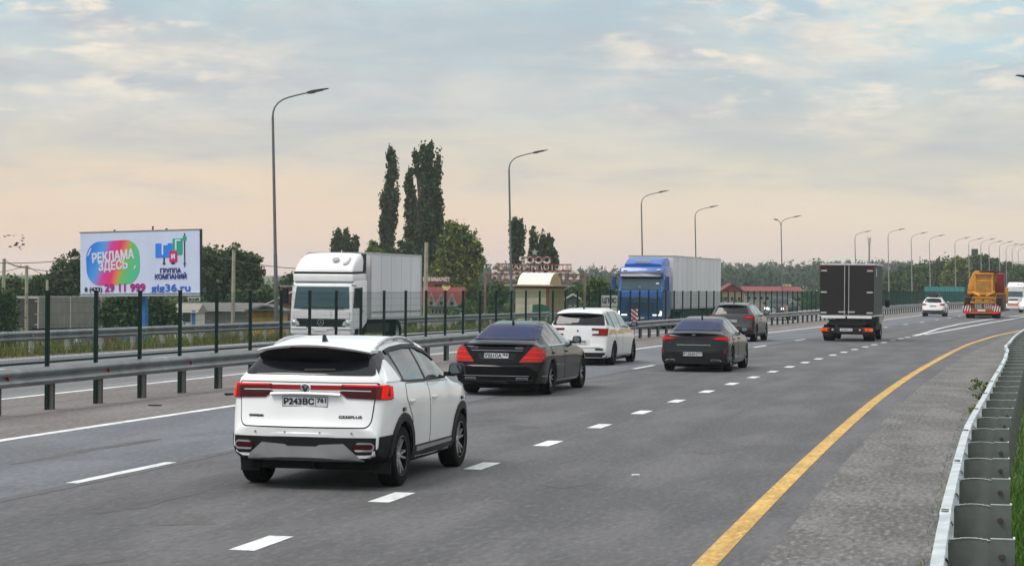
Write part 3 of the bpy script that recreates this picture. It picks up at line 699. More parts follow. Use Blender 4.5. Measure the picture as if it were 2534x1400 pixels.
def blades(rng, n, pos, hmin, hmax, w, lean=.35):
    P = pos(n); n = len(P); h = rng.uniform(hmin, hmax, n)[:, None]*(.6+.6*rng.random((n, 1))); a = rng.uniform(0, 2*PI, n)
    d = np.stack([np.cos(a), np.sin(a), np.zeros(n)], 1)*w
    tip = np.stack([rng.normal(size=n)*lean, rng.normal(size=n)*lean, np.ones(n)], 1)*h
    m = P+tip*.55+np.stack([np.zeros(n), np.zeros(n), h[:, 0]*.06], 1)
    return np.stack([P-d, P+d, m+d*.7, P+tip], 1).reshape(-1, 3)
def region(t0, t1, o0, o1, dens=None):
    def f(n):
        t = rng.uniform(t0, t1, n) if dens is None else t0+(t1-t0)*rng.random(n)**dens
        a0 = o0(0) if False else o0; o = rng.uniform(0, 1, n)
        out = []
        for tt, q in zip(t, o):
            oo = a0+(o1-a0)*q; out.append(tuple(R(tt, oo, terrain_z(tt, oo)+.02)))
        return np.array(out)
    return f
G_BRIGHT = leaf_mat('bright_grass', (.035,.095,.012), (.075,.175,.025), (.17,.26,.06))
G_DRY = leaf_mat('dry_grass', (.065,.068,.032), (.12,.115,.06), (.24,.22,.14))
G_VERGE = leaf_mat('verge_grass', (.06,.085,.02), (.16,.18,.05), (.30,.28,.10))
V = np.concatenate([blades(rng, 42000, region(11, 24, 13.62, 16.2), .05, .20, .006), blades(rng, 9000, region(24, 60, 13.62, 16.2), .08, .26, .010), blades(rng, 1600, region(12, 40, 13.0, 13.6), .02, .07, .005)])
tag(link('grass', quads('grass', V, G_BRIGHT)), 'bright green grass on the bank right of the shoulder guardrail', 'grass', kind='stuff')
V = np.concatenate([blades(rng, 22000, region(48, 130, -17.2, -15.0), .08, .34, .014), blades(rng, 5000, region(44, 80, -19.5, -16.6), .2, .6, .014)])
tag(link('grass', quads('grass', V, G_VERGE)), 'yellow green grass along the verge under the far guardrail', 'grass', kind='stuff')
V = np.concatenate([blades(rng, 9000, region(56, 82, -27, -19), .5, 1.5, .020, .16), blades(rng, 1100, region(62, 76, -30, -24), 1.2, 2.5, .024, .16), blades(rng, 4000, region(82, 125, -27, -18), .4, 1.1, .024, .2)])
tag(link('reeds', quads('reeds', V, G_DRY)), 'tall dry reeds and weeds beyond the far guardrail', 'reeds', kind='stuff')
for k, (t, o, n, hh) in enumerate([(47, 13.2, 260, .30), (43.5, 13.25, 150, .18), (39, 13.25, 130, .12)]):
    c = R(t, o); root = thing('weed', ['low leafy weed at the shoulder edge by the guardrail bend','low weed just nearer than the leafy weed on the shoulder','smallest green weed along the shoulder edge'][k], 'plant', c)
    V = leaf_quads(rng, [((0,0,hh*.5),(.16,.8,hh*.5))], 16, .06, .045, 11, .4); link('foliage', quads('foliage', V, [LF_YEL, LF_MID][k % 2]), root)
    MB().tube([(0,0,-.05),(.02,0,hh*.6)], .01, 5).tube([(0,0,0),(-.1,.1,hh*.8)], .008, 5).build('stem', BARK, root)

# ------------------------------------------------------------------ billboard
WHITE_P = M('billboard_white', (.60,.66,.88), rough=.5, var=.06, scale=.8)
FRAME_W = M('frame_white', (.62,.62,.62), rough=.6, var=.1)
NAVY = M('print_navy', (.02,.03,.22), rough=.5, var=0); BLUEP = M('print_blue', (.03,.13,.60), rough=.5, var=0); MAG = M('print_magenta', (.40,.012,.22), rough=.5, var=0)
PINK = M('print_pink', (.62,.01,.13), rough=.5, var=0); TEAL = M('print_teal', (.02,.36,.25), rough=.5, var=0); BLK = M('print_black', (.015,.015,.03), rough=.5, var=0)
BLUEL = M('print_light_blue', (.03,.22,.85), rough=.5, var=0); LAV = M('print_lavender_white', (.68,.72,.84), rough=.5, var=0)
BLUE_POST = M('blue_post', (.03,.17,.45), rough=.5, var=.15); DARKF = M('dark_frame', (.015,.016,.03), rough=.6, var=0)
s = F/96.0
pl_, pr_ = at(196.5, 650, 97.6), at(494, 650, 94.4)
bw = (pr_-pl_).xy.length; cz = at(345, 652.5, 96).z; bc = (pl_+pr_)/2; bh = 3.02
rz = math.atan2((pr_-pl_).y, (pr_-pl_).x)
bb = thing('billboard', 'white advertising billboard with a rainbow bubble and large cyrillic lettering', 'billboard', (bc.x+.11, bc.y, -2.3), rz)
zc = cz+2.3; bb.rotation_euler = (0, -.018, rz)
MB().box((0,.06,zc), (bw,.09,bh)).build('board', FRAME_W, bb, bevel=.015)
MB().box((0,0,zc), (bw-.05,.02,bh-.06)).build('poster', WHITE_P, bb, smooth=0)
MB().box((bw/2+.02,.05,zc), (.05,.12,bh+.02)).build('edge_trim', DARKF, bb)
MB().box((0,.04,zc+bh/2+.015), (bw+.05,.14,.04)).build('top_trim', M('grey_trim', (.3,.28,.26), rough=.6), bb)
MB().box((0,-.04,zc-bh/2+.14), (bw,.05,.03)).box((0,-.04,zc-bh/2+.03), (bw,.06,.03)).build('lower_ledge', FRAME_W, bb)
MB().box((.05,.35,zc/2-.3), (.2,.22,zc-bh/2+.7)).build('post', BLUE_POST, bb)
for x, h in ((-1.5,.05),(.72,.16),(1.5,.05)): MB().box((x,.1,zc+bh/2+.03+h/2), (.05,.05,h)).box((x,.1,zc+bh/2+.03+h), (.09,.06,.04)).build('hook', DARKF, bb)
MB().box((bw/2-.36,.0,zc-bh/2-.12), (.70,.03,.24)).build('number_plate', FRAME_W, bb, bevel=.01)
def bp(px, py): return ((px-345.2)/(494-196.5)*bw, (652.2-.0252*(px-345)-py)/s)      # photo pixel to board metres
def rrect(cx, cy, w, h, r, ang=0, n=6):
    P = []
    for sx, sy, a0 in ((1,1,0),(-1,1,PI/2),(-1,-1,PI),(1,-1,1.5*PI)):
        for k in range(n+1):
            a = a0+PI/2*k/n; P.append((sx*(w/2-r)+r*math.cos(a), sy*(h/2-r)+r*math.sin(a)))
    c, sn = math.cos(ang), math.sin(ang); return [(cx+x*c-y*sn, cy+x*sn+y*c) for x, y in P]
def panel(name, poly, mat, y, parent=bb): return MB().prism([(x, z+zc) for x, z in poly], 'y', y-.004, y+.004).build(name, mat, parent, smooth=0)
bub = bpy.data.materials.new('bubble_print'); bub.use_nodes = True; nt = bub.node_tree; tc = nt.nodes.new('ShaderNodeTexCoord'); mp = nt.nodes.new('ShaderNodeMapping'); mp.inputs['Rotation'].default_value = (0, -.35, 0)
gx = nt.nodes.new('ShaderNodeSeparateXYZ'); nz = nt.nodes.new('ShaderNodeTexNoise'); nz.inputs['Scale'].default_value = .8; ad = nt.nodes.new('ShaderNodeMath'); ad.operation = 'MULTIPLY_ADD'; ad.inputs[1].default_value = .35
mr_ = nt.nodes.new('ShaderNodeMapRange'); mr_.inputs[1].default_value = -2.75; mr_.inputs[2].default_value = .05
rp = nt.nodes.new('ShaderNodeValToRGB'); els = [(0,(.03,.18,.75)),(.24,(.06,.34,.85)),(.40,(.62,.06,.35)),(.58,(.80,.03,.16)),(.70,(.75,.25,.10)),(.78,(.20,.50,.12)),(1,(.08,.52,.30))]
rp.color_ramp.elements[0].color = (*els[0][1],1); rp.color_ramp.elements[1].color = (*els[-1][1],1)
for p_, c_ in els[1:-1]: e = rp.color_ramp.elements.new(p_); e.color = (*c_,1)
Lk = nt.links; Lk.new(tc.outputs['Object'], mp.inputs[0]); Lk.new(mp.outputs[0], gx.inputs[0]); Lk.new(mp.outputs[0], nz.inputs[0]); Lk.new(nz.outputs['Fac'], ad.inputs[0]); Lk.new(gx.outputs[0], ad.inputs[2]); Lk.new(ad.outputs[0], mr_.inputs[0]); Lk.new(mr_.outputs[0], rp.inputs[0]); Lk.new(rp.outputs[0], nt.nodes['Principled BSDF'].inputs['Base Color'])
mp.inputs['Location'].default_value = (0, 0, 0)
cx, cy = bp(280, 650); k = bw/297.5
bo = panel('bubble', rrect(cx, cy, 134*k, 88*k, 34*k, .035, 8), bub, -.02)
for v in bo.data.vertices: v.co.z -= zc
bo.location.z = zc
panel('bubble_gloss', rrect(*bp(221, 624), 3*k, 17*k, 1.4*k, -.5), LAV, -.028); panel('bubble_gloss', rrect(*bp(335, 661), 3*k, 8*k, 1.4*k, -.5), LAV, -.028)
def btext(b_, px, py, wpx, hpx, mat, ang=.06, bold=.012, **kw):
    x, z = bp(px, py); o = text(b_, hpx*k/.70, mat, bb, (x, -.034, z+zc), rot=(PI/2, -ang, 0), bold=bold, width=wpx*k, extrude=.003, **kw); return o
btext('РЕКЛАМА', 281, 635, 104, 18, LAV, .075, bold=.024)
btext('ЗДЕСЬ', 281, 658, 72, 17, LAV, .05, bold=.024)
btext('ГРУППА', 423, 669, 50, 8.5, NAVY, .0, bold=.012); btext('КОМПАНИЙ', 423, 683.5, 76, 9, NAVY, .0, bold=.012)
btext('8 (473)', 231, 718, 44, 8.5, BLK, .0, bold=.010); btext('29 11 999', 310, 713, 100, 15, MAG, .0, bold=.022); btext('gig36.ru', 423, 711.5, 94, 14, BLUEP, .0, bold=.014)
def brect(px, py, wp, hp, mat, r=.02, y=-.022, nm='logo_sign'): return panel(nm, rrect(*bp(px, py), wp*k, hp*k, min(r, wp*k*.49, hp*k*.49)), mat, y)
brect(406.5,619,41,28,BLUEL,.05); brect(440,609.5,24,32,TEAL,.05); brect(429.5,634,19,22,PINK,.05,-.026)
brect(407,642,3.5,20,BLK,.01,-.020,'logo_post'); brect(407,651,7,2,BLK,.005,-.024,'logo_post'); brect(429,648,9,7,BLK,.01,-.021,'logo_post'); brect(457,618,2.6,66,BLK,.01,-.020,'logo_post'); brect(457,651,6,2,BLK,.005,-.024,'logo_post')
brect(457,589,9,11,TEAL,.08,-.024,'logo_sign')
btext('Г', 409, 618, 13, 20, LAV, .0, bold=.02); btext('Г', 441, 607, 12, 19, LAV, .0, bold=.02); btext('и', 429.5, 633, 8, 11, LAV, .0, bold=.02)
text('29-11-999', .12, BLK, bb, (bw/2-.36, -.02, zc-bh/2-.16), bold=.01, width=.56)

# ------------------------------------------------------------------ utility poles, wires, birds
WPOLE = M('weathered_concrete_pole', (.33,.30,.24), rough=.95, var=.25, scale=2); WIRE = M('wire', (.03,.03,.035), rough=.6, var=0)
def pole(px0, py0, px1, D, label, r=.13, zb=-2.3, cross=False, mat=WPOLE):
    a = at(px0, py0, D); b = at(px1, 760, D); root = thing('utility_pole', label, 'utility pole', (b.x, D, zb)); hgt = a.z-zb
    dx = a.x-b.x
    MB().tube([(-dx*.2,0,-.3),(dx,0,hgt)], [r, r*.75], 8).build('pole', mat, root)
    if cross: MB().box((dx-.12,0,hgt-.12),(.55,.08,.08)).box((dx-.35,0,hgt-.02),(.06,.06,.14)).build('cross_arm', mat, root)
    return a
p1 = pole(10.5,640,6,118,'leaning utility pole at the left edge of the picture')
p2 = pole(66,657,66,128,'utility pole with a short bracket behind the parked semi-trailer', cross=True)
p3 = pole(117,692,116,60,'short pale pole just above the nearest fence post', r=.05)
p4 = pole(578.5,618,576.5,118,'pale utility pole in front of the big dark tree', r=.13)
p5 = pole(1055.5,600,1052,165,'beige utility pole just right of the white truck box', r=.2)
def cable(a, b, sag, label, r=.018):
    a, b = Vector(a), Vector(b); P = []
    for k in range(17):
        u = k/16; p = a.lerp(b, u); p.z -= sag*4*u*(1-u); P.append(p-a)
    o = MB().tube(P, r, 4, caps=False).build('cable', WIRE, loc=a); tag(o, label, 'cable', 'overhead wires on the left')
cable(at(-120,645,100), at(330,612,150), .5, 'uppermost overhead wire left of the billboard', .022)
cable(p1, p2, .25, 'short overhead wire between the two left poles')
cable(p1+Vector((0,0,-.2)), at(180,668,150), .25, 'overhead wire from the leaning pole down to the billboard', .022)
cable(at(-150,672,100), p2, .3, 'overhead wire from outside the frame to the bracket pole')
cable(p2, at(190,690,170), .4, 'lowest overhead wire right of the bracket pole')
cable(at(470,618,150), at(860,662,190), .6, 'overhead wire running from the billboard to the white truck roof', .03)
BIRD = M('bird_dark', (.02,.018,.016), rough=.8, var=0)
bpts = [(12,586),(22,583),(34,584),(56,583),(55,596),(57,606),(42,602),(38,608),(26,611),(48,612),(52,618),(57,590),(40,606),(49,614)]
bl_ = ['topmost left bird','bird right of the topmost left one','third bird of the top row','rightmost bird of the top row','bird under the top right one','bird halfway down the right side','bird in the middle of the flock','lower middle bird','lowest left bird','bird low at the right side','lowest bird of the flock','bird close below the top right one','bird next to the middle one','last but one bird near the bottom']
for k, (x, y) in enumerate(bpts):
    p = at(x, y, 140); a = rng.uniform(-.6, .6); f_ = rng.uniform(.1, .5)
    mb = MB().tube([(-.02,-.13,0),(0,-.04,.01),(0,.08,.02),(0,.15,.02)], [.008,.04,.035,.012], 6)
    for q in (-1, 1): mb.add([(0,.05,.02),(0,-.04,.02),(q*.16,-.02,.02+f_*.22),(q*.30,-.07,.02+f_*.2),(q*.15,.06,.02+f_*.24)], [(0,1,2),(0,2,4),(2,3,4)])
    o = mb.build('bird', BIRD, loc=p, smooth=0); o.rotation_euler.z = a*3; tag(o, 'small dark flying bird, '+bl_[k], 'bird', 'flock of birds in the left sky')

# ------------------------------------------------------------------ roadside buildings
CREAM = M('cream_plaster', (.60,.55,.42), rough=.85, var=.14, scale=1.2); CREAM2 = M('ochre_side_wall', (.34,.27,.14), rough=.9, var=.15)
IVORY = M('ivory_roof', (.74,.71,.62), rough=.7, var=.08); SLABC = M('grey_slab', (.36,.33,.29), rough=.9); REDB = M('red_beam', (.26,.055,.045), rough=.7, var=.2)
REDR = M('red_roof', (.17,.026,.022), rough=.75, var=.25, scale=1.5); REDM = M('maroon_roof', (.20,.045,.045), rough=.8, var=.2); WWALL = M('white_wall', (.50,.48,.45), rough=.85, var=.18, scale=1.5)
WTRIM = M('white_trim', (.70,.68,.64), rough=.6, var=.06); DGL = M('dark_window_glass', (.02,.025,.03), rough=.12, var=0); GREYR = M('grey_roof', (.15,.145,.14), rough=.9, var=.2, scale=1)
YWALL = M('yellow_stall_wall', (.55,.36,.10), rough=.85, var=.35, scale=2.5); BROWNC = M('brown_container', (.13,.065,.05), rough=.8, var=.25); BLUEW = M('blue_panel', (.03,.16,.50), rough=.5, var=.12)
TARPG = M('grey_tarpaulin', (.22,.205,.185), rough=.8, var=.14, scale=1.2, bump=.3, bscale=4); BROWND = M('brown_doors', (.045,.035,.033), rough=.6, var=.1); METAL_L = M('light_metal', (.50,.50,.48), rough=.45, metal=.3, var=.1)
GTARP = M('green_tarp', (.03,.13,.085), rough=.7, var=.2)
def root_px(name, label, cat, px, D, zb=-2.3, rz=0, group=None):
    p = at(px, 740, D); return thing(name, label, cat, (p.x, D, zb), rz, group)
def zof(py, D, px=1267): return at(px, py, D).z
# cream kiosk
D = 150; kz = 2.3; kk = root_px('kiosk', 'cream kiosk with an arched roof and flat eave behind the second street lamp', 'kiosk', 1336, D, rz=-.47)
e_ = zof(707, D, 1330)+kz
MB().box((0,0,e_/2), (2.65,2.6,e_)).build('wall', [CREAM], kk)
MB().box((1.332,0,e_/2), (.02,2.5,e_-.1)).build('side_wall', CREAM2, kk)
for r_ in range(8):
    for c_ in range(5):
        if link: o = MB().box((-1.02+c_*.51, -1.31, .5+r_*.5), (.485,.03,.46)).build('cladding_panel', CREAM, kk, bevel=.008) if (r_, c_) == (0, 0) else link('cladding_panel', cp_.data, kk, (c_*.51, 0, r_*.5))
        if (r_, c_) == (0, 0): cp_ = o
MB().box((0,0,e_+.03), (3.9,3.7,.10)).build('eave_slab', SLABC, kk)
MB().box((0,-1.4,e_-.1), (2.75,.12,.14)).box((1.4,0,e_-.1), (.12,2.7,.14)).build('fascia', REDB, kk)
MB().box((1.3,-1.4,e_/2), (.16,.16,e_)).build('corner_post', REDB, kk)
arc = [(-1.0+2.0*k/14, .86*math.sin(PI*k/14)**.75) for k in range(15)]
M9 = Matrix.Translation((0,0,e_+.08))
MB().prism(arc, 'x', -1.35, 1.25, M=M9).build('arched_roof', IVORY, kk, smooth=50)
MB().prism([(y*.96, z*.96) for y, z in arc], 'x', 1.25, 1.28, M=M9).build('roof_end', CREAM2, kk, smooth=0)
tp = root_px('tarpaulin_cover', 'green tarpaulin sheet leaning against the kiosk corner', 'tarpaulin', 1340, 140, zb=-2.3)
zt_ = zof(754, 140, 1340)+2.3
MB().prism([(-.75,0),(.55,0),(.55,zt_-.1),(.0,zt_+.05),(-.6,zt_)], 'y', -.2, .5).build('sheet', GTARP, tp, bevel=.03)
# red framed roof sign read from behind
D = 168; sgn = root_px('roadside_sign', 'red framed sign with three rows of white letters and stars seen from behind', 'sign', 1322, D)
def sx(px): return (px-1322)*D/F
def sz(py): return zof(py, D, 1322)+2.3
LETW = M('white_letters', (.78,.76,.72), rough=.5, var=.05); LETY = M('pale_star', (.65,.60,.42), rough=.6, var=0); LETG = M('grey_star', (.38,.34,.33), rough=.6, var=0)
mb = MB()
for px in (1200, 1447): MB().box((sx(px),0,sz(677)/2), (.20,.2,sz(677))).build('post', M('sign_post', (.22,.13,.11), rough=.8), sgn)
for y0_, x0_, x1_ in ((678,1200,1447),(692,1212,1436),(654,1230,1414),(669,1230,1414),(637,1290,1362)): mb.box((sx((x0_+x1_)/2),.06,sz(y0_)), ((x1_-x0_)*D/F,.07,.09))
for px in range(1215, 1440, 17): mb.box((sx(px),.06,sz(685)), (.06,.05,.5))
for px in range(1232, 1416, 20): mb.box((sx(px),.06,sz(662)), (.05,.05,.5))
for px in (1290,1314,1338,1362): mb.box((sx(px),.06,sz(645)), (.05,.05,.55))
mb.box((sx(1321),.06,sz(632)), (.05,.05,.3)); mb.build('frame', REDB, sgn)
def stext(b_, px, py, w, h, mat=LETW, bold=.02): o = text(b_, h*D/F/.70, mat, sgn, (sx(px), .14, sz(py)), rot=(PI/2, 0, PI), bold=bold, width=w*D/F, extrude=.03); return o
stext('СТОЛОВАЯ', 1325, 684, 216, 24, bold=.05); stext('СТОЛИЧНАЯ', 1322, 661.5, 128, 12, bold=.012); stext('СССР', 1323, 644.5, 77, 14.5, bold=.04)
def star(px, py, r, mat):
    P = [(sx(px)+(r if q % 2 == 0 else r*.42)*math.sin(q*PI/5), sz(py)+(r if q % 2 == 0 else r*.42)*math.cos(q*PI/5)) for q in range(10)]
    MB().prism(P, 'y', .08, .14).build('star', mat, sgn, smooth=0)
star(1322, 624, .32, LETG); star(1239, 664, .24, LETY); star(1404, 661, .26, LETY)
# red roofed market house
D = 230; mk = root_px('market_house', 'small red roofed market house with three white trimmed gables', 'house', 1100, D)
def mx(px): return (px-1100)*D/F
def mz(py): return zof(py, D, 1100)+2.3
w0, w1 = mx(1048), mx(1143)
MB().box(((w0+w1)/2,1.6,mz(755)/2), (w1-w0,3.2,mz(755))).build('wall', WWALL, mk)
MB().prism([(-.1,mz(757)),(-.35,mz(757)-.02),(1.6,mz(710)),(3.5,mz(757))], 'x', w0-.2, mx(1150)).build('roof', REDR, mk)
MB().prism([(w0-.6,mz(757)),(mx(1075),mz(700)),(mx(1068),mz(694)),(w0-.9,mz(740))], 'y', 2.2, 2.6).build('roof_wing', REDM, mk)
for px in (1068, 1093, 1119):
    MB().prism([(mx(px-14),mz(757)),(mx(px),mz(727)),(mx(px+14),mz(757))], 'y', -1.0, .9).build('gable', WWALL, mk)
    MB().prism([(mx(px-15.5),mz(758)),(mx(px),mz(724)),(mx(px+15.5),mz(758)),(mx(px+13),mz(758)),(mx(px),mz(730)),(mx(px-13),mz(758))], 'y', -1.25, -1.0).build('gable_trim', M('pinkish_trim', (.42,.30,.28), rough=.7), mk)
    MB().box((mx(px),-1.03,mz(750)), (.32,.05,.36)).build('window', DGL, mk)
for px in range(1062, 1142, 9):
    f_ = MB().box((mx(px),-.03,mz(770)), (.26,.06,.62)).build('window', WTRIM, mk); MB().box((mx(px),-.07,mz(770)), (.2,.03,.5)).build('pane', DGL, f_)
MB().box((mx(1080),-.3,mz(699.5)), (3.0,.08,.32)).build('sign_band', REDM, mk)
text('МИНИМАРКЕТ', .62, M('sign_letters_pink', (.72,.58,.56), rough=.5, var=.1), mk, (mx(1080), -.4, mz(692)), bold=.02, width=66*D/F, extrude=.03)
MB().prism([(mx(1093),mz(706)),(mx(1101),mz(709)),(mx(1104),mz(707)),(mx(1107),mz(709)),(mx(1115),mz(705)),(mx(1113),mz(713)),(mx(1108),mz(718)),(mx(1099),mz(718)),(mx(1095),mz(712))], 'y', -.5, -.4).build('emblem', M('yellow_emblem', (.62,.52,.24), rough=.6), mk, smooth=0)
MB().box((mx(1103),-.3,mz(702)), (.08,.08,.5)).build('emblem_post', REDM, mk)
# little house with a white trimmed gable
def house(label, px, D, wpx, eave, ridge, wall, roofm, trim, dpt=4, zb=-2.3, rz=0, wins=2, name='house', cat='house'):
    h = root_px(name, label, cat, px, D, zb, rz); w = wpx*D/F; e = zof(eave, D, px)-zb; r = zof(ridge, D, px)-zb
    MB().box((0,dpt/2,e/2), (w,dpt,e)).build('wall', wall, h)
    MB().prism([(-w/2,e),(0,r-.12),(w/2,e)], 'y', .02, dpt-.02).build('gable', roofm if trim is None else wall, h, smooth=0)
    for q in (-1, 1): MB().prism([(q*(w/2+.25),e-.14),(0,r-.02),(0,r+.10),(q*(w/2+.25),e)], 'y', -.25, dpt+.25).build('roof', roofm, h, smooth=0)
    if trim: MB().prism([(-(w/2+.28),e-.16),(0,r-.04),(w/2+.28,e-.16),(w/2+.28,e+.02),(0,r+.14),(-(w/2+.28),e+.02)], 'y', -.31, -.26).build('barge_board', trim, h, smooth=0)
    for k in range(wins):
        f_ = MB().box((w*(-.5+(k+.5)/wins)*.85, -.02, e*.72), (w/wins*.42,.06,e*.22)).build('window', WTRIM, h); MB().box((w*(-.5+(k+.5)/wins)*.85, -.06, e*.72), (w/wins*.34,.03,e*.17)).build('pane', DGL, f_)
    return h
house('small grey house with a white edged gable right of the kiosk', 1418, 190, 32, 740, 729, GREYR, GREYR, WTRIM)
# sign board left of the blue truck
D = 150; wb = root_px('sign_board', 'white sign board with dark cyrillic letters left of the blue truck cab', 'sign', 1508, D); zz_ = zof(744, D, 1508)+2.3
MB().box((0,0,zz_), (1.15,.06,.78)).box((0,0,zz_-.72), (1.1,.06,.5)).build('board', FRAME_W, wb, bevel=.01)
for x in (-.4, .4): MB().box((x,.08,zz_/2), (.08,.08,zz_)).build('post', ZINC_DARK, wb)
text('ЦПОС', .5, BLK, wb, (0, -.04, zz_), bold=.02, width=1.0)
# red roofs further right
house('low red roofed building behind the rear end of the white semi-trailer', 1812, 330, 58, 722, 702, M('pale_orange_wall', (.42,.26,.18), rough=.9), REDR, None, zb=-2.3, wins=3, dpt=8)
hb = root_px('hotel_building', 'long low building with a red roof and a small yellow rooftop sign', 'building', 1912, 345, rz=0)
w_ = 138*345/F; zt_ = zof(709, 345, 1912)+2.3; ze_ = zof(721, 345, 1912)+2.3
MB().box((0,3,ze_/2), (w_,6,ze_)).build('wall', WWALL, hb); MB().prism([(-.5,ze_),(3,zt_),(6.5,ze_)], 'x', -w_/2-.4, w_/2+.4).build('roof', REDR, hb)
for k in range(9): f_ = MB().box((-w_/2+.7+k*w_/9, -.02, ze_*.72), (.5,.06,.6)).build('window', WTRIM, hb); MB().box((-w_/2+.7+k*w_/9, -.06, ze_*.72), (.4,.03,.5)).build('pane', DGL, f_)
MB().box((37*345/F,1.0,zt_+.2), (1.7,.1,.55)).build('sign_backing', M('sign_backing_dark', (.10,.08,.05), rough=.7), hb)
text('ОТЕЛЬ', .5, M('yellow_sign_letters', (.75,.66,.35), rough=.5), hb, (37*345/F, .9, zt_+.2), width=1.45, bold=.02)
# left side: sheds, stall, container, banner
def shed(label, px, D, wpx, top_, bot, wall, roofm, dpt=5, rise=.5):
    h = root_px('shed', label, 'shed', px, D); w = wpx*D/F; a = zof(top_, D, px)+2.3; b_ = zof(bot, D, px)+2.3
    MB().box((0,dpt/2,b_/2), (w,dpt,b_)).build('wall', wall, h); MB().prism([(-.3,b_),(dpt/2,a),(dpt+.3,b_)], 'x', -w/2-.2, w/2+.2).build('roof', roofm, h, smooth=0); return h
sh = shed('long low shed with a grey roof behind the utility pole', 540, 175, 200, 749, 770, GREYR, GREYR)
sh2 = shed('small white shop with blue window frames under a beige roof', 458, 165, 52, 752, 773, WTRIM, M('beige_roof', (.30,.27,.23), rough=.9))
z2 = zof(785, 165, 458)+2.3
for x in (-.55, .15): f_ = MB().box((x,-.02,z2), (.6,.06,.75)).build('window', BLUEW, sh2); MB().box((x,-.06,z2), (.5,.03,.62)).build('pane', DGL, f_)
MB().box((.7,-.03,z2-.1), (.28,.06,1.3)).build('door', BLUEW, sh2)
MB().box((-1.1,-.1,z2-.2), (.5,.2,1.2)).build('blue_panel', BLUEW, sh2)
st = house('yellow walled stall with grey roof and a red gable behind the first street lamp', 655, 125, 78, 768, 757, YWALL, GREYR, None, wins=0, name='market_stall', cat='stall')
MB().prism([(.1,zof(752,125,655)+2.3),(1.75,zof(720,125,655)+2.3),(1.75,zof(752,125,655)+2.3)], 'y', -.5, -.3).build('red_gable', REDM, st, smooth=0)
MB().prism([(-.05,zof(754,125,655)+2.3),(1.75,zof(718,125,655)+2.3),(1.75,zof(722,125,655)+2.3),(.1,zof(754,125,655)+2.3)], 'y', -.6, -.5).build('gable_trim', WTRIM, st, smooth=0)
for x in (-.7, .2): MB().box((x,-.05,zof(777,125,655)+2.3), (.75,.05,.28)).build('display_board', M('orange_print', (.55,.25,.06), rough=.7, var=.5, scale=5), st)
MB().box((0,-.4,zof(766,125,655)+2.3), (2.0,.7,.05)).build('awning', GREYR, st)
ct = root_px('brown_container', 'reddish brown container stack between the first lamp and the white truck', 'container', 712, 135); zt_ = zof(709, 135, 712)+2.3
MB().box((0,1.5,zt_/2), (.95,3,zt_)).build('body', BROWNC, ct, bevel=.03)
for x in (-.36, -.12, .12, .36): MB().box((x,-.02,zt_*.6), (.06,.05,zt_*.7)).build('rib', BROWNC, ct)
MB().box((0,-.05,zt_+.03), (1.0,.15,.06)).build('top_rail', METAL_L, ct)
bn = thing('banner', 'low blue banner with a phone number behind the far guardrail posts', 'banner', (at(262, 845, 84).x, 84, -1.6))
zl, zh = at(262,856,84).z+1.6, at(262,829,84).z+1.6
MB().box((0,0,(zl+zh)/2), (3.2,.04,zh-zl)).build('cloth', BLUEW, bn)
for x in (-1.5,0,1.5): MB().box((x,.05,zh/2), (.06,.06,zh)).build('stake', CONCRETE, bn)
text('205455', .34, M('banner_red_print', (.40,.02,.08), rough=.6), bn, (.0, -.03, (zl+zh)/2), width=.85, bold=.015)
MB().box((-1.15,-.025,(zl+zh)/2), (.3,.01,.2)).build('white_patch', LAV, bn)
# parked semi-trailer with brown doors
D = 160; pt = root_px('semi_trailer', 'parked semi-trailer with brown rear doors and a grey tarpaulin side', 'trailer', 69, D, rz=-.62)
zt_ = zof(733, D, 69)+2.3; w_ = 2.5; zb_ = .95
MB().box((0,6.5,(zt_+zb_)/2), (w_,13,zt_-zb_)).build('box', TARPG, pt, bevel=.03)
MB().box((0,-.03,zt_-.08), (w_+.04,.1,.16)).box((-1.22,-.03,(zt_+zb_)/2), (.07,.08,zt_-zb_)).box((1.22,-.03,(zt_+zb_)/2), (.07,.08,zt_-zb_)).box((0,-.06,(zt_+zb_)/2), (.06,.05,zt_-zb_)).build('door_frame', METAL_L, pt)
for q in (-1, 1):
    d_ = MB().box((q*.6,-.03,(zt_+zb_)/2-.05), (1.14,.05,zt_-zb_-.2)).build('door', BROWND, pt)
    for zz2 in (.12, .45, .85): MB().box((q*1.02,-.07,zb_+(zt_-zb_)*zz2), (.32,.04,.07)).build('hinge', METAL_L, d_)
for y_ in (3.2, 6.4, 9.7): MB().box((w_/2+.02,y_,(zt_+zb_)/2), (.05,.09,zt_-zb_)).build('side_post', METAL_L, pt)
for y_ in (2, 3.3, 4.6):
    for q in (-1, 1): MB().lathe([(0,-.12),(.5,-.12),(.5,.12),(0,.12)], 16, 'x', (q*1.05, y_, .5)).build('wheel', BLK, pt)
MB().box((0,6,.85), (1.0,12,.25)).build('chassis', BLK, pt)
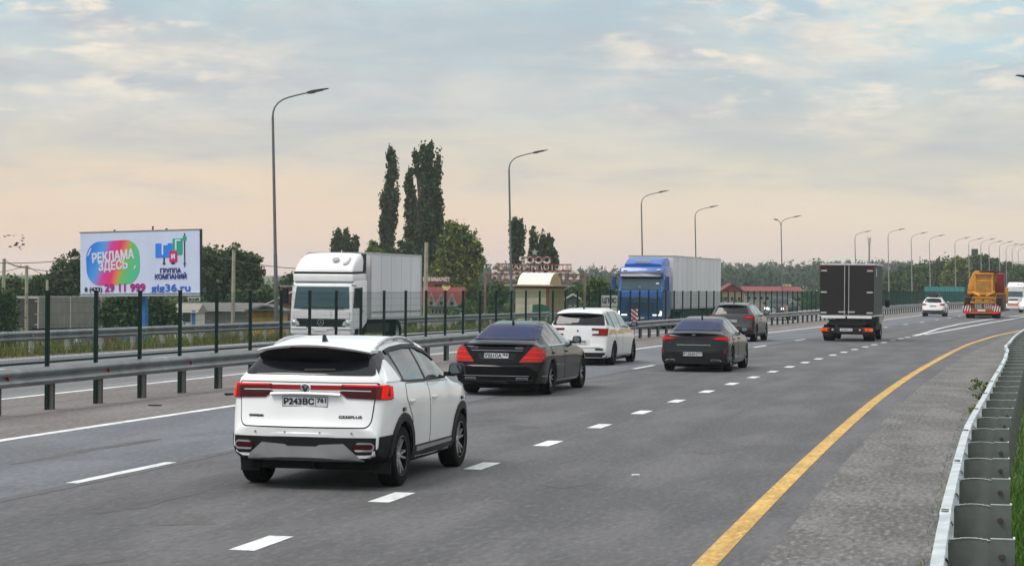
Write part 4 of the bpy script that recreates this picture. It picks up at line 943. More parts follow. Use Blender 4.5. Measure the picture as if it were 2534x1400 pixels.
# water tower, mast, far wall, gantry
D = 520; wt = root_px('water_tower', 'dark steel water tower above the wood', 'water tower', 2411, D, zb=0); z0, z1, z2_, z3 = zof(648,D,2411), zof(637,D,2411), zof(631,D,2411), zof(616,D,2411)
MB().lathe([(0,z3),(.82,z3),(.82,z2_),(.35,z1),(.30,z0),(.30,0)], 16).build('tank', M('dark_tower', (.03,.028,.04), rough=.8), wt)
D = 330; ms = root_px('phone_mast', 'thin pole with a cluster of antennas above the black box truck', 'mast', 2150, D, zb=-1); zt_ = zof(590,D,2150)+1
MB().tube([(0,0,0),(0,0,zt_)], [.2,.13], 8).build('pole', POLE_L, ms); MB().box((0,0,zt_-.4), (.42,.42,1.0)).box((-.22,0,zt_+.1), (.1,.1,.8)).box((.22,0,zt_+.0), (.1,.1,.7)).build('antennas', METAL_L, ms, bevel=.04)
D = 900
for px, lab in ((1468,'very thin distant mast above the ridge left of the blue truck'), (2276,'very thin distant mast above the ridge right of the box truck')):
    o = MB().tube([(0,0,0),(0,0,zof(650 if px < 2000 else 633, D, px))], [.35,.2], 6).build('mast', POLE_L, loc=(at(px,700,D).x, D, 0)); tag(o, lab, 'mast')
D = 310; tw = root_px('noise_barrier', 'turquoise noise barrier wall behind the mesh fence on the right', 'wall', 2337, D, zb=-1.5); zt_ = zof(709.5,D,2337)+1.5; w_ = 100*D/F
TQ = M('turquoise_panel', (.045,.24,.22), rough=.7, var=.12, scale=.8)
tp0 = MB().box((0,0,zt_/2), (w_/8-.03,.1,zt_)).build('wall_panel', TQ, tw, loc=(-w_/2+w_/16,0,0))
for k in range(1, 8): link('wall_panel', tp0.data, tw, (-w_/2+w_/16+k*w_/8, .02*(k % 2), 0))
for k in range(9): MB().box((-w_/2+k*w_/8,.05,zt_/2), (.09,.16,zt_+.02)).build('post', GREEN_ST, tw)
D = 470; gn = root_px('road_gantry', 'grey overhead road gantry at the right edge', 'gantry', 2497, D, zb=-1); a, b_ = zof(648,D,2500)+1, zof(659,D,2500)+1; w_ = 90*D/F
mb = MB().box((0,0,a), (w_,.2,.12)).box((0,0,b_), (w_,.2,.12))
for k in range(12): mb.tube([(-w_/2+k*w_/12,0,b_),(-w_/2+(k+.5)*w_/12,0,a),(-w_/2+(k+1)*w_/12,0,b_)], .05, 4)
mb.build('truss', METAL_L, gn)
for x in (-w_/2+.3, w_/2-.5): MB().box((x,0,b_/2), (.3,.3,b_)).build('post', METAL_L, gn)
# hazard plates at the median fence gap and a diamond sign
def stripes(label, t, o, py0, py1, wpx, px=None):
    p = R(t, o); D = p.y; s_ = F/D; zt_ = zof(py0, D, px); zb_ = zof(py1, D, px); w = wpx/s_; h = zt_-zb_
    x = at(px, 740, D).x
    r = thing('hazard_sign', label, 'hazard sign', (x, D, 0)); MB().box((0,.03,(zt_+zb_)/2), (w,.02,h)).build('plate', M('sign_white_sheet', (.75,.75,.74), rough=.4, var=0), r)
    n = 3; bm = bmesh.new()
    for k in range(-1, 4):
        z_ = zb_+h*(k/3.0); v = [bm.verts.new(q) for q in ((-w/2,.012,z_+w*.8),(-w/2,.012,z_+w*.8+h/6.2),(w/2,.012,z_+h/6.2),(w/2,.012,z_))]; bm.faces.new(v)
    for co, no_ in (((0,0,zt_),(0,0,1)),((0,0,zb_),(0,0,-1))):
        g = bm.verts[:]+bm.edges[:]+bm.faces[:]; bmesh.ops.bisect_plane(bm, geom=g, plane_co=co, plane_no=no_, clear_outer=True)
    me = bpy.data.meshes.new('stripe'); bm.to_mesh(me); bm.free(); me.materials.append(M('sign_red_sheet', (.50,.02,.02), rough=.4, var=0)); link('stripe', me, r)
    MB().tube([(0,.08,0),(0,.08,zt_)], .03, 8).build('post', ZINC_DARK, r)
    return r
stripes('red and white striped hazard plate in front of the blue truck', 89, -3.4, 764.5, 797, 17, px=1570)
stripes('small striped hazard plate on the median near the dark oncoming car', 131, -3.9, 756, 771, 9.5, px=1945)
D = 128; ds = thing('road_sign', 'white diamond shaped road sign on the median guardrail', 'road sign', (at(1912,740,D).x, D, 0)); zz_ = zof(769,D,1912)
MB().prism([(-.28,zz_),(0,zz_+.22),(.28,zz_),(0,zz_-.22)], 'y', -.02, .0).build('plate', WTRIM, ds, smooth=0); MB().tube([(0,.03,0),(0,.03,zz_)], .025, 6).build('post', ZINC_DARK, ds)
# road litter and stones
for k, (t, o, lab) in enumerate([(35.5,-1.25,'dark rubber scrap lying on the median strip near the left edge'),(39.4,-1.4,'crumpled dark scrap on the median strip under the billboard'),(43.2,-1.9,'flat dark rag on the median strip behind the white SUV'),(24.5,9.5,'small white scrap on the right lane')]):
    m_ = MB(); P = [(math.cos(a)*rng.uniform(.3,1)*(.17 if k < 3 else .06), math.sin(a)*rng.uniform(.2,1)*(.07 if k < 3 else .03)) for a in np.linspace(0, 2*PI, 10)[:-1]]
    m_.prism(P, 'z', .006, .03+.02*(k == 1)); tag(m_.build('scrap', BLK if k < 3 else WTRIM, loc=R(t, o), bevel=.006), lab, 'litter')
# ------------------------------------------------------------------ vehicles
def paint(name, col, rough=.32, coat=.7, metal=0.0, var=.05, spec=.5): return M(name, col, rough=rough, coat=coat, metal=metal, var=var, scale=1.2, spec=spec)
P_WHITE = paint('white_car_paint', (.84,.85,.86)); nt = P_WHITE.node_tree; pb = nt.nodes['Principled BSDF']; src = pb.inputs['Base Color'].links[0].from_socket      # road film on the lower body
tc_ = nt.nodes.new('ShaderNodeTexCoord'); sp_ = nt.nodes.new('ShaderNodeSeparateXYZ'); nt.links.new(tc_.outputs['Object'], sp_.inputs[0])
nz_ = nt.nodes.new('ShaderNodeTexNoise'); nz_.inputs['Scale'].default_value = 2.2; nz_.inputs['Detail'].default_value = 6; nt.links.new(tc_.outputs['Object'], nz_.inputs[0])
ma_ = nt.nodes.new('ShaderNodeMath'); ma_.operation = 'MULTIPLY_ADD'; ma_.inputs[1].default_value = .7; nt.links.new(nz_.outputs['Fac'], ma_.inputs[0]); nt.links.new(sp_.outputs[2], ma_.inputs[2])
mr2 = nt.nodes.new('ShaderNodeMapRange'); mr2.inputs[1].default_value = 1.35; mr2.inputs[2].default_value = .65; mr2.inputs[3].default_value = 0; mr2.inputs[4].default_value = .22; nt.links.new(ma_.outputs[0], mr2.inputs[0])
mx2 = nt.nodes.new('ShaderNodeMix'); mx2.data_type = 'RGBA'; nt.links.new(mr2.outputs[0], mx2.inputs[0]); nt.links.new(src, mx2.inputs[6]); mx2.inputs[7].default_value = (.42,.40,.36,1); nt.links.new(mx2.outputs[2], pb.inputs['Base Color'])
P_BLACK = paint('black_car_paint', (.004,.0035,.004), .08, .08, spec=.2); P_DGREY = paint('dark_grey_car_paint', (.008,.012,.014), .14, .12, .0, spec=.28); P_GREY = paint('grey_car_paint', (.042,.040,.043), .25, .3, .1)
P_WHITE2 = paint('warm_white_car_paint', (.72,.72,.72)); P_DARK2 = paint('dark_blue_car_paint', (.012,.018,.024), .3, .3)
CLAD = M('black_plastic', (.007,.007,.009), rough=.5, spec=.3, var=.15, scale=5); SEAM = M('shadow_gap', (.004,.004,.005), rough=.9, var=0); TYRE = M('tyre_rubber', (.006,.006,.006), rough=.85, spec=.2, var=.2, scale=6)
GLASS = M('dark_car_glass', (.008,.009,.013), rough=.05, var=0, spec=.3); GLASS_B = M('blue_tinted_glass', (.006,.012,.060), rough=.05, var=.5, scale=1.8, spec=.14); GLASS_S = M('side_car_glass', (.05,.052,.05), rough=.04, var=0, spec=.7, coat=.5)  # GLASS_B: tinted glass, its mottled blue imitates varied reflections
RIMM = M('alloy_rim', (.48,.49,.51), rough=.3, metal=.6, var=.05); CHR = M('chrome_trim', (.72,.73,.75), rough=.12, metal=1, var=0); SILV = M('silver_plastic', (.34,.35,.36), rough=.35, metal=.5, var=.1)
TL = M('tail_lens_red', (.24,.005,.004), rough=.25, var=0, spec=.25); TLB = M('tail_light_glow', (.70,.012,.008), rough=.4, var=0, spec=.1, emit=.30); TLD = M('tail_lens_dark', (.05,.004,.005), rough=.2, var=0, spec=.25); AMB = M('amber_lens', (.55,.14,.02), rough=.2, var=0, emit=.25)
PLT = M('plate_white', (.72,.73,.74), rough=.4, var=.05); HL = M('headlight_glass', (.55,.58,.60), rough=.1, var=0, coat=.8); HLE = M('headlight_lit', (1.0,.97,.9), rough=.2, var=0, emit=1.6)

def sip(tab, w=.035):
    xs, ys = zip(*tab); g = np.arange(xs[0]-.3, xs[-1]+.3, .01); v = np.interp(g, xs, ys); n = max(1, int(w*3/.01)); kx = np.arange(-n, n+1)*.01
    kk_ = np.exp(-kx**2/(2*w*w)); kk_ /= kk_.sum(); vp = np.pad(v, n, mode='edge'); sv = np.convolve(vp, kk_, 'valid'); return lambda y: float(np.interp(y, g, sv))
def rcorner(P, r, n=4):
    if r <= 0: return P
    out = []; m = len(P)
    for i in range(m):
        a, b, c = Vector(P[i-1]), Vector(P[i]), Vector(P[(i+1) % m]); d1 = (a-b); d2 = (c-b)
        k1 = min(r, d1.length*.45); k2 = min(r, d2.length*.45); p = b+d1.normalized()*k1; q = b+d2.normalized()*k2
        for j in range(n+1):
            u = j/n; out.append(tuple(p*(1-u)**2+b*2*u*(1-u)+q*u*u))
    return out
def grow(P, d):
    n = len(P); A = sum(P[i][0]*P[(i+1) % n][1]-P[(i+1) % n][0]*P[i][1] for i in range(n)); s_ = 1 if A > 0 else -1; out = []
    for i in range(n):
        a, b, c = Vector(P[i-1]), Vector(P[i]), Vector(P[(i+1) % n]); e1 = (b-a).normalized(); e2 = (c-b).normalized()
        nn = Vector((e1.y+e2.y, -(e1.x+e2.x)))*s_; nn = nn.normalized() if nn.length > 1e-6 else nn; k = d/max(.4, nn.dot(Vector((e1.y, -e1.x))*s_)); out.append(tuple(b+nn*k))
    return out
class Car:
    def __init__(s, name, label, cat, spec, mat, group=None):
        s.root = thing(name, label, cat, (0,0,0), 0, group); s.sp = spec; s.W = spec['W']; s.L = spec['L']; s.ro = spec['ro']; s.mat = mat; s.body()
    def body(s):
        sp = s.sp; top = sip(sp['top'], sp.get('sm', .025)); belt = sip(sp['belt']); bot = sip(sp['bot']); wr = sip(sp['wr'], .06); s.top = top
        ys = [0]
        while ys[-1] < s.L-.001: ys.append(min(s.L, ys[-1]+(.012 if ys[-1] < .2 or ys[-1] > s.L-.15 else .04)))
        V = []; hw = s.W/2
        pr, pf, cr_, cf = sp.get('pr', .10), sp.get('pf', .16), sp.get('cr', .10), sp.get('cf', .18)
        for y in ys:
            w = hw*(1-(pr*max(0, 1-y/.55)**2.2)-(pf*max(0, 1-(s.L-y)/.95)**2))
            zt, zb = top(y), bot(y); bl = max(zb+.1, min(belt(y), zt-.05)); r = min(wr(y), .93*w); d = min(.10, .7*(zt-bl)); H_ = bl-zb
            P = [(0,zb),(.5*w,zb),(.86*w,zb+.004),(.955*w,zb+.04),(.982*w,zb+.12*1),(.996*w,zb+.36*H_),(1.0*w,zb+.58*H_),(.997*w,zb+.74*H_),(.985*w,zb+.86*H_),(.965*w,zb+.95*H_),(.945*w,bl)]
            e = (r, zt-d); b0 = P[-1]
            for u in (.22,.45,.68,.88): P.append((b0[0]+(e[0]-b0[0])*u+.012*math.sin(PI*u)*(1 if zt-bl > .2 else 0), b0[1]+(e[1]-b0[1])*u))
            P += [e,(r-.035,zt-d*.52),(r-.085,zt-d*.27),(r*.78,zt-d*.10),(r*.5,zt-d*.03),(r*.25,zt),(0,zt)]
            full = P+[(-x, z) for x, z in P[-2:0:-1]]
            for x, z in full:
                q = min(1, abs(x)/hw); yy = y+cr_*q**2.6*max(0, 1-y/.9)-cf*q**2.4*max(0, 1-(s.L-y)/1.2)
                V.append((x, yy-s.ro, z))
        n = len(full); m = len(ys); Fc = []; np_ = len(P)
        def caprow(y0_, x_, z_):
            out = []
            for u in range(15):
                x = x_*(1-2*u/14); q = min(1, abs(x)/hw); yy = y0_+cr_*q**2.6*max(0, 1-y0_/.9)-cf*q**2.4*max(0, 1-(s.L-y0_)/1.2); out.append((x, yy-s.ro, z_))
            return out
        for i in range(m-1):
            for k in range(n): k2 = (k+1) % n; Fc.append((i*n+k, i*n+k2, (i+1)*n+k2, (i+1)*n+k))
        for i in (0, m-1):
            prev = None
            for j in range(np_):
                b = len(V); V += caprow(ys[i], *[V[i*n+j][0], V[i*n+j][2]])
                if prev is not None:
                    for u in range(14): Fc.append((prev+u, prev+u+1, b+u+1, b+u))
                prev = b
        s.bvh = BVHTree.FromPolygons([Vector(v) for v in V], Fc, epsilon=0)
        me = bpy.data.meshes.new('body'); me.from_pydata(V, [], Fc); bm = bmesh.new(); bm.from_mesh(me); bmesh.ops.remove_doubles(bm, verts=bm.verts, dist=.0004); bmesh.ops.dissolve_degenerate(bm, edges=bm.edges, dist=.0001); bmesh.ops.recalc_face_normals(bm, faces=bm.faces); bm.to_mesh(me); bm.free()
        me.materials.append(s.mat); me.materials.append(CLAD)
        o = bpy.data.objects.new('body', me); COL.objects.link(o)
        cm = MB(); rw = sp['rw']; s.rw = rw; s.axles = (0.0, sp['wb'])
        for ya in s.axles:
            for q in (-1, 1):
                a, b = sorted((q*(hw-.34), q*(hw+.1))); cm.lathe([(0,a),(rw+.045,a),(rw+.045,b),(0,b)], 28, 'x', (0, ya, rw-.005+sp.get('lift', .01)), mi=1)
        cut = cm.build('cut', [s.mat, CLAD], smooth=0); md = o.modifiers.new('b', 'BOOLEAN'); md.object = cut; md.solver = 'EXACT'; md.operation = 'DIFFERENCE'
        dg = bpy.context.evaluated_depsgraph_get(); res = bpy.data.meshes.new_from_object(o.evaluated_get(dg))
        bpy.data.objects.remove(o); bpy.data.objects.remove(cut)
        if len(res.polygons) < 500: res = me
        res.name = 'body'; res.polygons.foreach_set('use_smooth', [True]*len(res.polygons)); res.set_sharp_from_angle(angle=math.radians(38)); link('body', res, s.root)
    def hit(s, u, v, view):
        o, d = {'R': (Vector((4, u-s.ro, v)), Vector((-1,0,0))), 'L': (Vector((-4, u-s.ro, v)), Vector((1,0,0))), 'B': (Vector((u, -s.ro-3, v)), Vector((0,1,0))), 'F': (Vector((u, s.L-s.ro+3, v)), Vector((0,-1,0))), 'T': (Vector((u, v-s.ro, 5)), Vector((0,0,-1)))}[view]
        r = s.bvh.ray_cast(o, d)
        if r[0] is None:
            q = o+d*(4-s.W/2 if view in 'RL' else 3.1); r = s.bvh.find_nearest(q)
        n = r[1]
        if n.dot(d) > 0: n = -n
        return r[0], n
    def decal(s, name, P, view, mat, off=.004, th=.012, grid=.06, rnd=0.0, parent=None, label=None):
        P = rcorner(P, rnd); bm = bmesh.new()
        f = bm.faces.new([bm.verts.new((a, b, 0)) for a, b in P]); bmesh.ops.triangulate(bm, faces=[f])
        us = [p[0] for p in P]; vs = [p[1] for p in P]
        for ax, lo, hi in ((0, min(us), max(us)), (1, min(vs), max(vs))):
            k = math.ceil(lo/grid)*grid
            while k < hi:
                co = [0,0,0]; no_ = [0,0,0]; co[ax] = k; no_[ax] = 1
                bmesh.ops.bisect_plane(bm, geom=bm.verts[:]+bm.edges[:]+bm.faces[:], plane_co=co, plane_no=no_, dist=1e-5); k += grid
        inner = {}
        bd = [e for e in bm.edges if len(e.link_faces) == 1]
        for v in list(bm.verts):
            h, n = s.hit(v.co.x, v.co.y, view); inner[v] = h-n*th; v.co = h+n*off
        dn = {}
        for e in bd:
            for v in e.verts:
                if v not in dn: dn[v] = bm.verts.new(inner[v])
        for e in bd:
            a, b = e.verts
            try: bm.faces.new((a, b, dn[b], dn[a]))
            except ValueError: pass
        bmesh.ops.recalc_face_normals(bm, faces=bm.faces)
        me = bpy.data.meshes.new(name); bm.to_mesh(me); bm.free(); finish(me, mat, 40); o = link(name, me, parent or s.root)
        if label: o['label'] = label
        return o
    def rear2(s, name, P, mat, **k):
        s.decal(name, [(-x, z) for x, z in P], 'B', mat, **k); return s.decal(name, P, 'B', mat, **k)
    def sides(s, name, P, mat, **k):
        s.decal(name, P, 'L', mat, **k); return s.decal(name, P, 'R', mat, **k)
    def door(s, P):
        for v in 'LR':
            d = s.decal('door', P, v, s.mat, off=.006, th=.004, rnd=.04)
            s.decal('door_gap', grow(rcorner(P, .04), .009), v, SEAM, off=.002, th=.003, parent=d)
            ys = [p[0] for p in P]; zs = [p[1] for p in P]; hy = min(ys)+.16 if v else 0; hz_ = s.sp.get('hz', max(zs)-.17)
            h, n = s.hit(hy, hz_, v); q = 1 if v == 'R' else -1
            MB().box((0,0,0), (.028,.17,.035)).build('handle', s.mat, d, bevel=.011, loc=h+n*.022)
    def wheels(s, spokes=5, mat=RIMM, w=.225, twin=True, rim_r=.66):
        rw = s.rw; tb = mesh_only(MB().lathe([(rw*.6,-w*.46),(rw*.93,-w*.5),(rw*.985,-w*.42),(rw,-w*.3),(rw,w*.3),(rw*.985,w*.42),(rw*.93,w*.5),(rw*.6,w*.46),(rw*.6,-w*.46)], 36, 'x'), 'wheel', TYRE, smooth=50)
        rm = MB(); R_ = rw*rim_r
        rm.lathe([(R_*1.02,.02),(R_*1.02,w*.46),(R_*.975,w*.47),(R_*.95,w*.34),(R_*.95,.0)], 36, 'x'); rm.lathe([(0,.0),(R_*.95,.0)], 24, 'x', mi=1)
        rm.lathe([(0,w*.34),(R_*.17,w*.33),(R_*.22,w*.2),(R_*.22,0)], 16, 'x')
        for k in range(spokes):
            for dd in ((-.16, .16) if twin else (0,)):
                a = 2*PI*k/spokes+dd; a2 = 2*PI*k/spokes+dd*1.35; wd = R_*(.052 if twin else .10)
                ca, sa = math.cos(a), math.sin(a); cb, sb = math.cos(a2), math.sin(a2)
                p0, p1 = (ca*R_*.15, sa*R_*.15), (cb*R_*.96, sb*R_*.96); tx, ty = -sb*wd, cb*wd
                rm.add([(w*.30,p0[0]-tx,p0[1]-ty),(w*.30,p0[0]+tx,p0[1]+ty),(w*.42,p1[0]+tx,p1[1]+ty),(w*.42,p1[0]-tx,p1[1]-ty),(w*.12,p0[0]-tx,p0[1]-ty),(w*.12,p0[0]+tx,p0[1]+ty),(w*.16,p1[0]+tx,p1[1]+ty),(w*.16,p1[0]-tx,p1[1]-ty)], [(0,1,2,3),(4,7,6,5),(0,4,5,1),(1,5,6,2),(2,6,7,3),(3,7,4,0)])
        rmm = mesh_only(rm, 'rim', [mat, SEAM], smooth=30)
        for ya in s.axles:
            for q in (1, -1):
                o = link('wheel', tb, s.root, (q*(s.W/2-w*.5-.012), ya, rw)); r = link('rim', rmm, o)
                if q < 0: r.rotation_euler.z = PI
                if ya: o.rotation_euler.x = .4
    def arch(s, r0, r1, mat=CLAD, a0=-12, a1=192, z=None):
        for ya in s.axles:
            zc_ = s.rw-.005+.01; n = 16
            P = [(ya+s.ro+r1*math.cos(math.radians(a0+(a1-a0)*k/n)), zc_+r1*math.sin(math.radians(a0+(a1-a0)*k/n))) for k in range(n+1)]+[(ya+s.ro+r0*math.cos(math.radians(a1-(a1-a0)*k/n)), zc_+r0*math.sin(math.radians(a1-(a1-a0)*k/n))) for k in range(n+1)]
            P = [(a, max(b, s.sp['bot'][2][1])) for a, b in P]
            s.sides('wheel_arch_trim', P, mat, off=.018, th=.02)
    def mirrors(s, y, z, mat, out=.16):
        for q in (-1, 1):
            h, n = s.hit(y, z, 'R' if q > 0 else 'L'); b = MB().box((q*.05,0,-.01), (.14,.05,.035))
            m = MB().box((0,0,0), (.21,.12,.15), top=(.84,.8)).build('mirror', mat, s.root, bevel=.05, seg=3, loc=h+Vector((q*out,-.02,.06)))
            MB().prism(rrect(0, 0, .145, .10, .04), 'y', -.064, -.058).build('mirror_glass', M('mirror_glass', (.35,.37,.40), rough=.05, metal=1, var=0), m); MB().box((-q*.09,0,-.06), (.14,.05,.05)).build('mirror_foot', CLAD, m)
    def plate(s, z, body_, region, w=.52, h=.112, x=0, out=.012):
        p, n = s.hit(x, z, 'B'); o = MB().box((0,0,0), (w,.008,h)).build('license_plate', PLT, s.root, bevel=.004, loc=(x, p.y-out, z))
        MB().box((0,-.0045,h*.47), (w,.002,.006)).box((0,-.0045,-h*.47), (w,.002,.006)).box((w*.49,-.0045,0), (.006,.002,h)).box((-w*.49,-.0045,0), (.006,.002,h)).box((w*.24,-.0045,0), (.005,.002,h*.92)).build('plate_border', BLK, o, smooth=0)
        text(body_, .088, BLK, o, (-w*.13, -.006, -.002), width=w*.66, bold=.004, extrude=.001); text(region, .066, BLK, o, (w*.365, -.006, .014), width=w*.19, bold=.003, extrude=.001)
        return o
    def bar(s, name, prof, hw, mat, yb=0.0, zd=0.0, n=14, parent=None, taper=0.0, smooth=35, bevel=0):
        """profile (y,z) swept across the car, ends swept forward by yb and dropped by zd"""
        V = []; m = len(prof); mb = MB(); cy_ = sum(p[0] for p in prof)/m; cz_ = sum(p[1] for p in prof)/m
        for i in range(n+1):
            u = -1+2*i/n; k = 1-taper*abs(u)**4
            for y, z in prof: V.append((u*hw, cy_+(y-cy_)*k+yb*u*u-s.ro, cz_+(z-cz_)*k-zd*u*u))
        Fc = [tuple(range(m)), tuple(n*m+k for k in range(m-1, -1, -1))]+[(i*m+k, i*m+(k+1) % m, (i+1)*m+(k+1) % m, (i+1)*m+k) for i in range(n) for k in range(m)]
        mb.add(V, Fc); return mb.build(name, mat, parent or s.root, smooth=smooth, bevel=bevel)
    def rails(s, y0, y1, x, mat=SILV):
        for q in (-1, 1):
            P = []
            for k in range(9):
                u = k/8; y = y0+(y1-y0)*u; h, n = s.hit(q*x, y, 'T'); P.append((q*(x-.01*math.sin(PI*u)), y-s.ro, h.z-.005+.05*min(1, 5*min(u, 1-u))))
            MB().tube(P, [.012]+[.021]*7+[.012], 8).build('roof_rail', mat, s.root, smooth=60)
            for k in (0, 4, 8): MB().box((P[k][0], P[k][1], P[k][2]-.02), (.035,.16,.05)).build('rail_foot', mat, s.root, bevel=.012)
    def fin(s, y, mat=CLAD):
        h, n = s.hit(0, y, 'T'); MB().prism([(-.09,-.01),(.09,-.01),(.0,.03),(-.05,.075),(-.075,.07)], 'x', -.018, .018).build('antenna', mat, s.root, bevel=.006, loc=h)
    def under(s):
        sp = s.sp; zu = sp['bot'][2][1]; MB().box((0, s.L/2-s.ro, zu), (s.W*.80, s.L*.80, .11)).box((-.25,-.42,zu+.02), (.6,.3,.12)).build('underbody', SEAM, s.root, bevel=.02)
        MB().tube([(-s.W*.38,0,s.rw*.8),(s.W*.38,0,s.rw*.8)], .05, 8).build('rear_axle', SEAM, s.root)
    def place(s, t, o, rev=False, dz=0):
        s.root.location = R(t, o, dz); s.root.rotation_euler.z = heading(t)+(PI if rev else 0)
    def front(s, z0=.62, z1=.76, xi=.42, grille=(.35,.36,.62), lit=False):
        for q in (-1, 1): s.decal('headlight', [(q*xi,z0),(q*.84,z0+.03),(q*.86,z1+.03),(q*xi,z1)], 'F', HLE if lit else HL, rnd=.03)
        s.decal('grille', [(-grille[0],grille[1]),(grille[0],grille[1]),(grille[0]+.04,grille[2]),(-grille[0]-.04,grille[2])], 'F', CLAD, rnd=.03)

# --- white SUV nearest the camera
SUV = dict(L=4.33, W=1.825, ro=.83, wb=2.63, rw=.338, cr=.13,
 top=[(0,.66),(.03,.72),(.06,.77),(.10,.95),(.13,1.12),(.17,1.24),(.45,1.50),(.60,1.575),(1.0,1.625),(1.6,1.65),(2.1,1.64),(2.55,1.575),(2.85,1.45),(3.30,1.16),(3.45,1.11),(3.9,1.05),(4.15,.96),(4.28,.82),(4.33,.62)],
 belt=[(0,.60),(.1,.95),(.2,1.16),(.6,1.17),(1.2,1.13),(2.0,1.10),(3.0,1.07),(3.4,1.04),(4.0,.96),(4.33,.6)],
 bot=[(0,.36),(.3,.30),(.6,.25),(2.2,.23),(3.6,.25),(4.0,.27),(4.33,.34)],
 wr=[(0,.90),(.15,.88),(.3,.75),(.5,.645),(.9,.63),(1.6,.63),(2.3,.61),(2.9,.68),(3.35,.76),(3.8,.76),(4.33,.68)], hz=.93)
c = Car('suv', 'white compact SUV with a red light bar across the tailgate, nearest to the camera', 'car', SUV, P_WHITE)
c.under(); c.wheels(5, RIMM, .225)
c.arch(.385, .475)
c.sides('side_window', [(.88,1.18),(.75,1.42),(.84,1.49),(1.1,1.525),(1.6,1.545),(2.1,1.535),(2.5,1.465),(2.78,1.33),(3.0,1.17),(2.9,1.145),(1.9,1.15),(1.2,1.165)], GLASS_S, off=.004, rnd=.03)
c.sides('window_pillar', [(1.90,1.15),(1.98,1.15),(1.96,1.54),(1.89,1.545)], CLAD, off=.006); c.sides('window_pillar', [(.98,1.17),(1.03,1.17),(1.00,1.52),(.93,1.51)], CLAD, off=.006)
c.sides('window_trim', [(.86,1.165),(1.2,1.14),(1.9,1.125),(2.9,1.12),(2.99,1.15),(2.9,1.145),(1.9,1.15),(1.2,1.165),(.88,1.185)], CLAD, off=.007)
c.sides('rain_deflector', [(.86,1.50),(1.1,1.53),(1.6,1.55),(2.1,1.54),(2.5,1.47),(2.8,1.33),(2.74,1.33),(2.46,1.43),(2.1,1.495),(1.6,1.505),(1.1,1.485),(.9,1.455)], CLAD, off=.018, th=.0)
c.sides('quarter_panel_glass', [(.34,1.26),(.46,1.40),(.57,1.50),(.82,1.50),(.73,1.41),(.64,1.40)], GLASS, off=.009, grid=.03)
c.sides('pillar_fin', [(.36,1.17),(.63,1.40),(.72,1.40),(.87,1.17)], P_WHITE, off=.014, rnd=.02, grid=.03)
c.door([(1.97,.40),(2.86,.40),(2.98,.70),(2.99,1.09),(1.97,1.11)]); c.door([(1.93,.40),(1.93,1.11),(1.02,1.13),(.98,.98),(1.20,.74),(1.30,.40)])
c.sides('sill_cladding', [(1.20,.23),(1.20,.42),(3.10,.42),(3.05,.23)], CLAD, off=.014); c.sides('sill_strip', [(1.36,.355),(1.36,.40),(2.92,.40),(2.92,.365)], SILV, off=.024, th=.0)
c.sides('bumper_cladding', [(.14,.30),(.14,.59),(.42,.60),(.46,.52),(.44,.28)], CLAD, off=.010); c.sides('front_cladding', [(3.85,.28),(3.83,.50),(4.2,.52),(4.2,.32)], CLAD, off=.010)
c.decal('rear_window', [(-.755,1.245),(.755,1.245),(.635,1.47),(-.635,1.47)], 'B', GLASS, rnd=.05, off=.009, grid=.035)
c.decal('wiper', [(-.05,1.275),(.30,1.285),(.30,1.305),(-.05,1.30)], 'B', CLAD, off=.02)
c.bar('spoiler', [(.17,1.575),(.30,1.60),(.62,1.60),(.62,1.55),(.20,1.55)], .655, P_WHITE, yb=.10, zd=.075, taper=.3, n=18)
c.bar('spoiler_underside', [(.20,1.56),(.30,1.41),(.40,1.43),(.60,1.55)], .63, CLAD, yb=.10, zd=.065, taper=.4, n=18)
c.bar('brake_light', [(.195,1.555),(.215,1.535),(.23,1.54),(.22,1.555)], .22, TLD, yb=.01, zd=.008)
tg = c.decal('tailgate', [(-.70,.69),(-.74,.75),(-.76,.99),(-.80,1.16),(.80,1.16),(.76,.99),(.74,.75),(.70,.69)], 'B', P_WHITE, off=.006, th=.004, rnd=.05, grid=.04)
c.decal('tailgate_gap', grow([(-.70,.69),(-.74,.75),(-.76,.99),(-.80,1.16),(.80,1.16),(.76,.99),(.74,.75),(.70,.69)], .012), 'B', SEAM, off=.002, th=.003, rnd=.05, parent=tg, grid=.04)
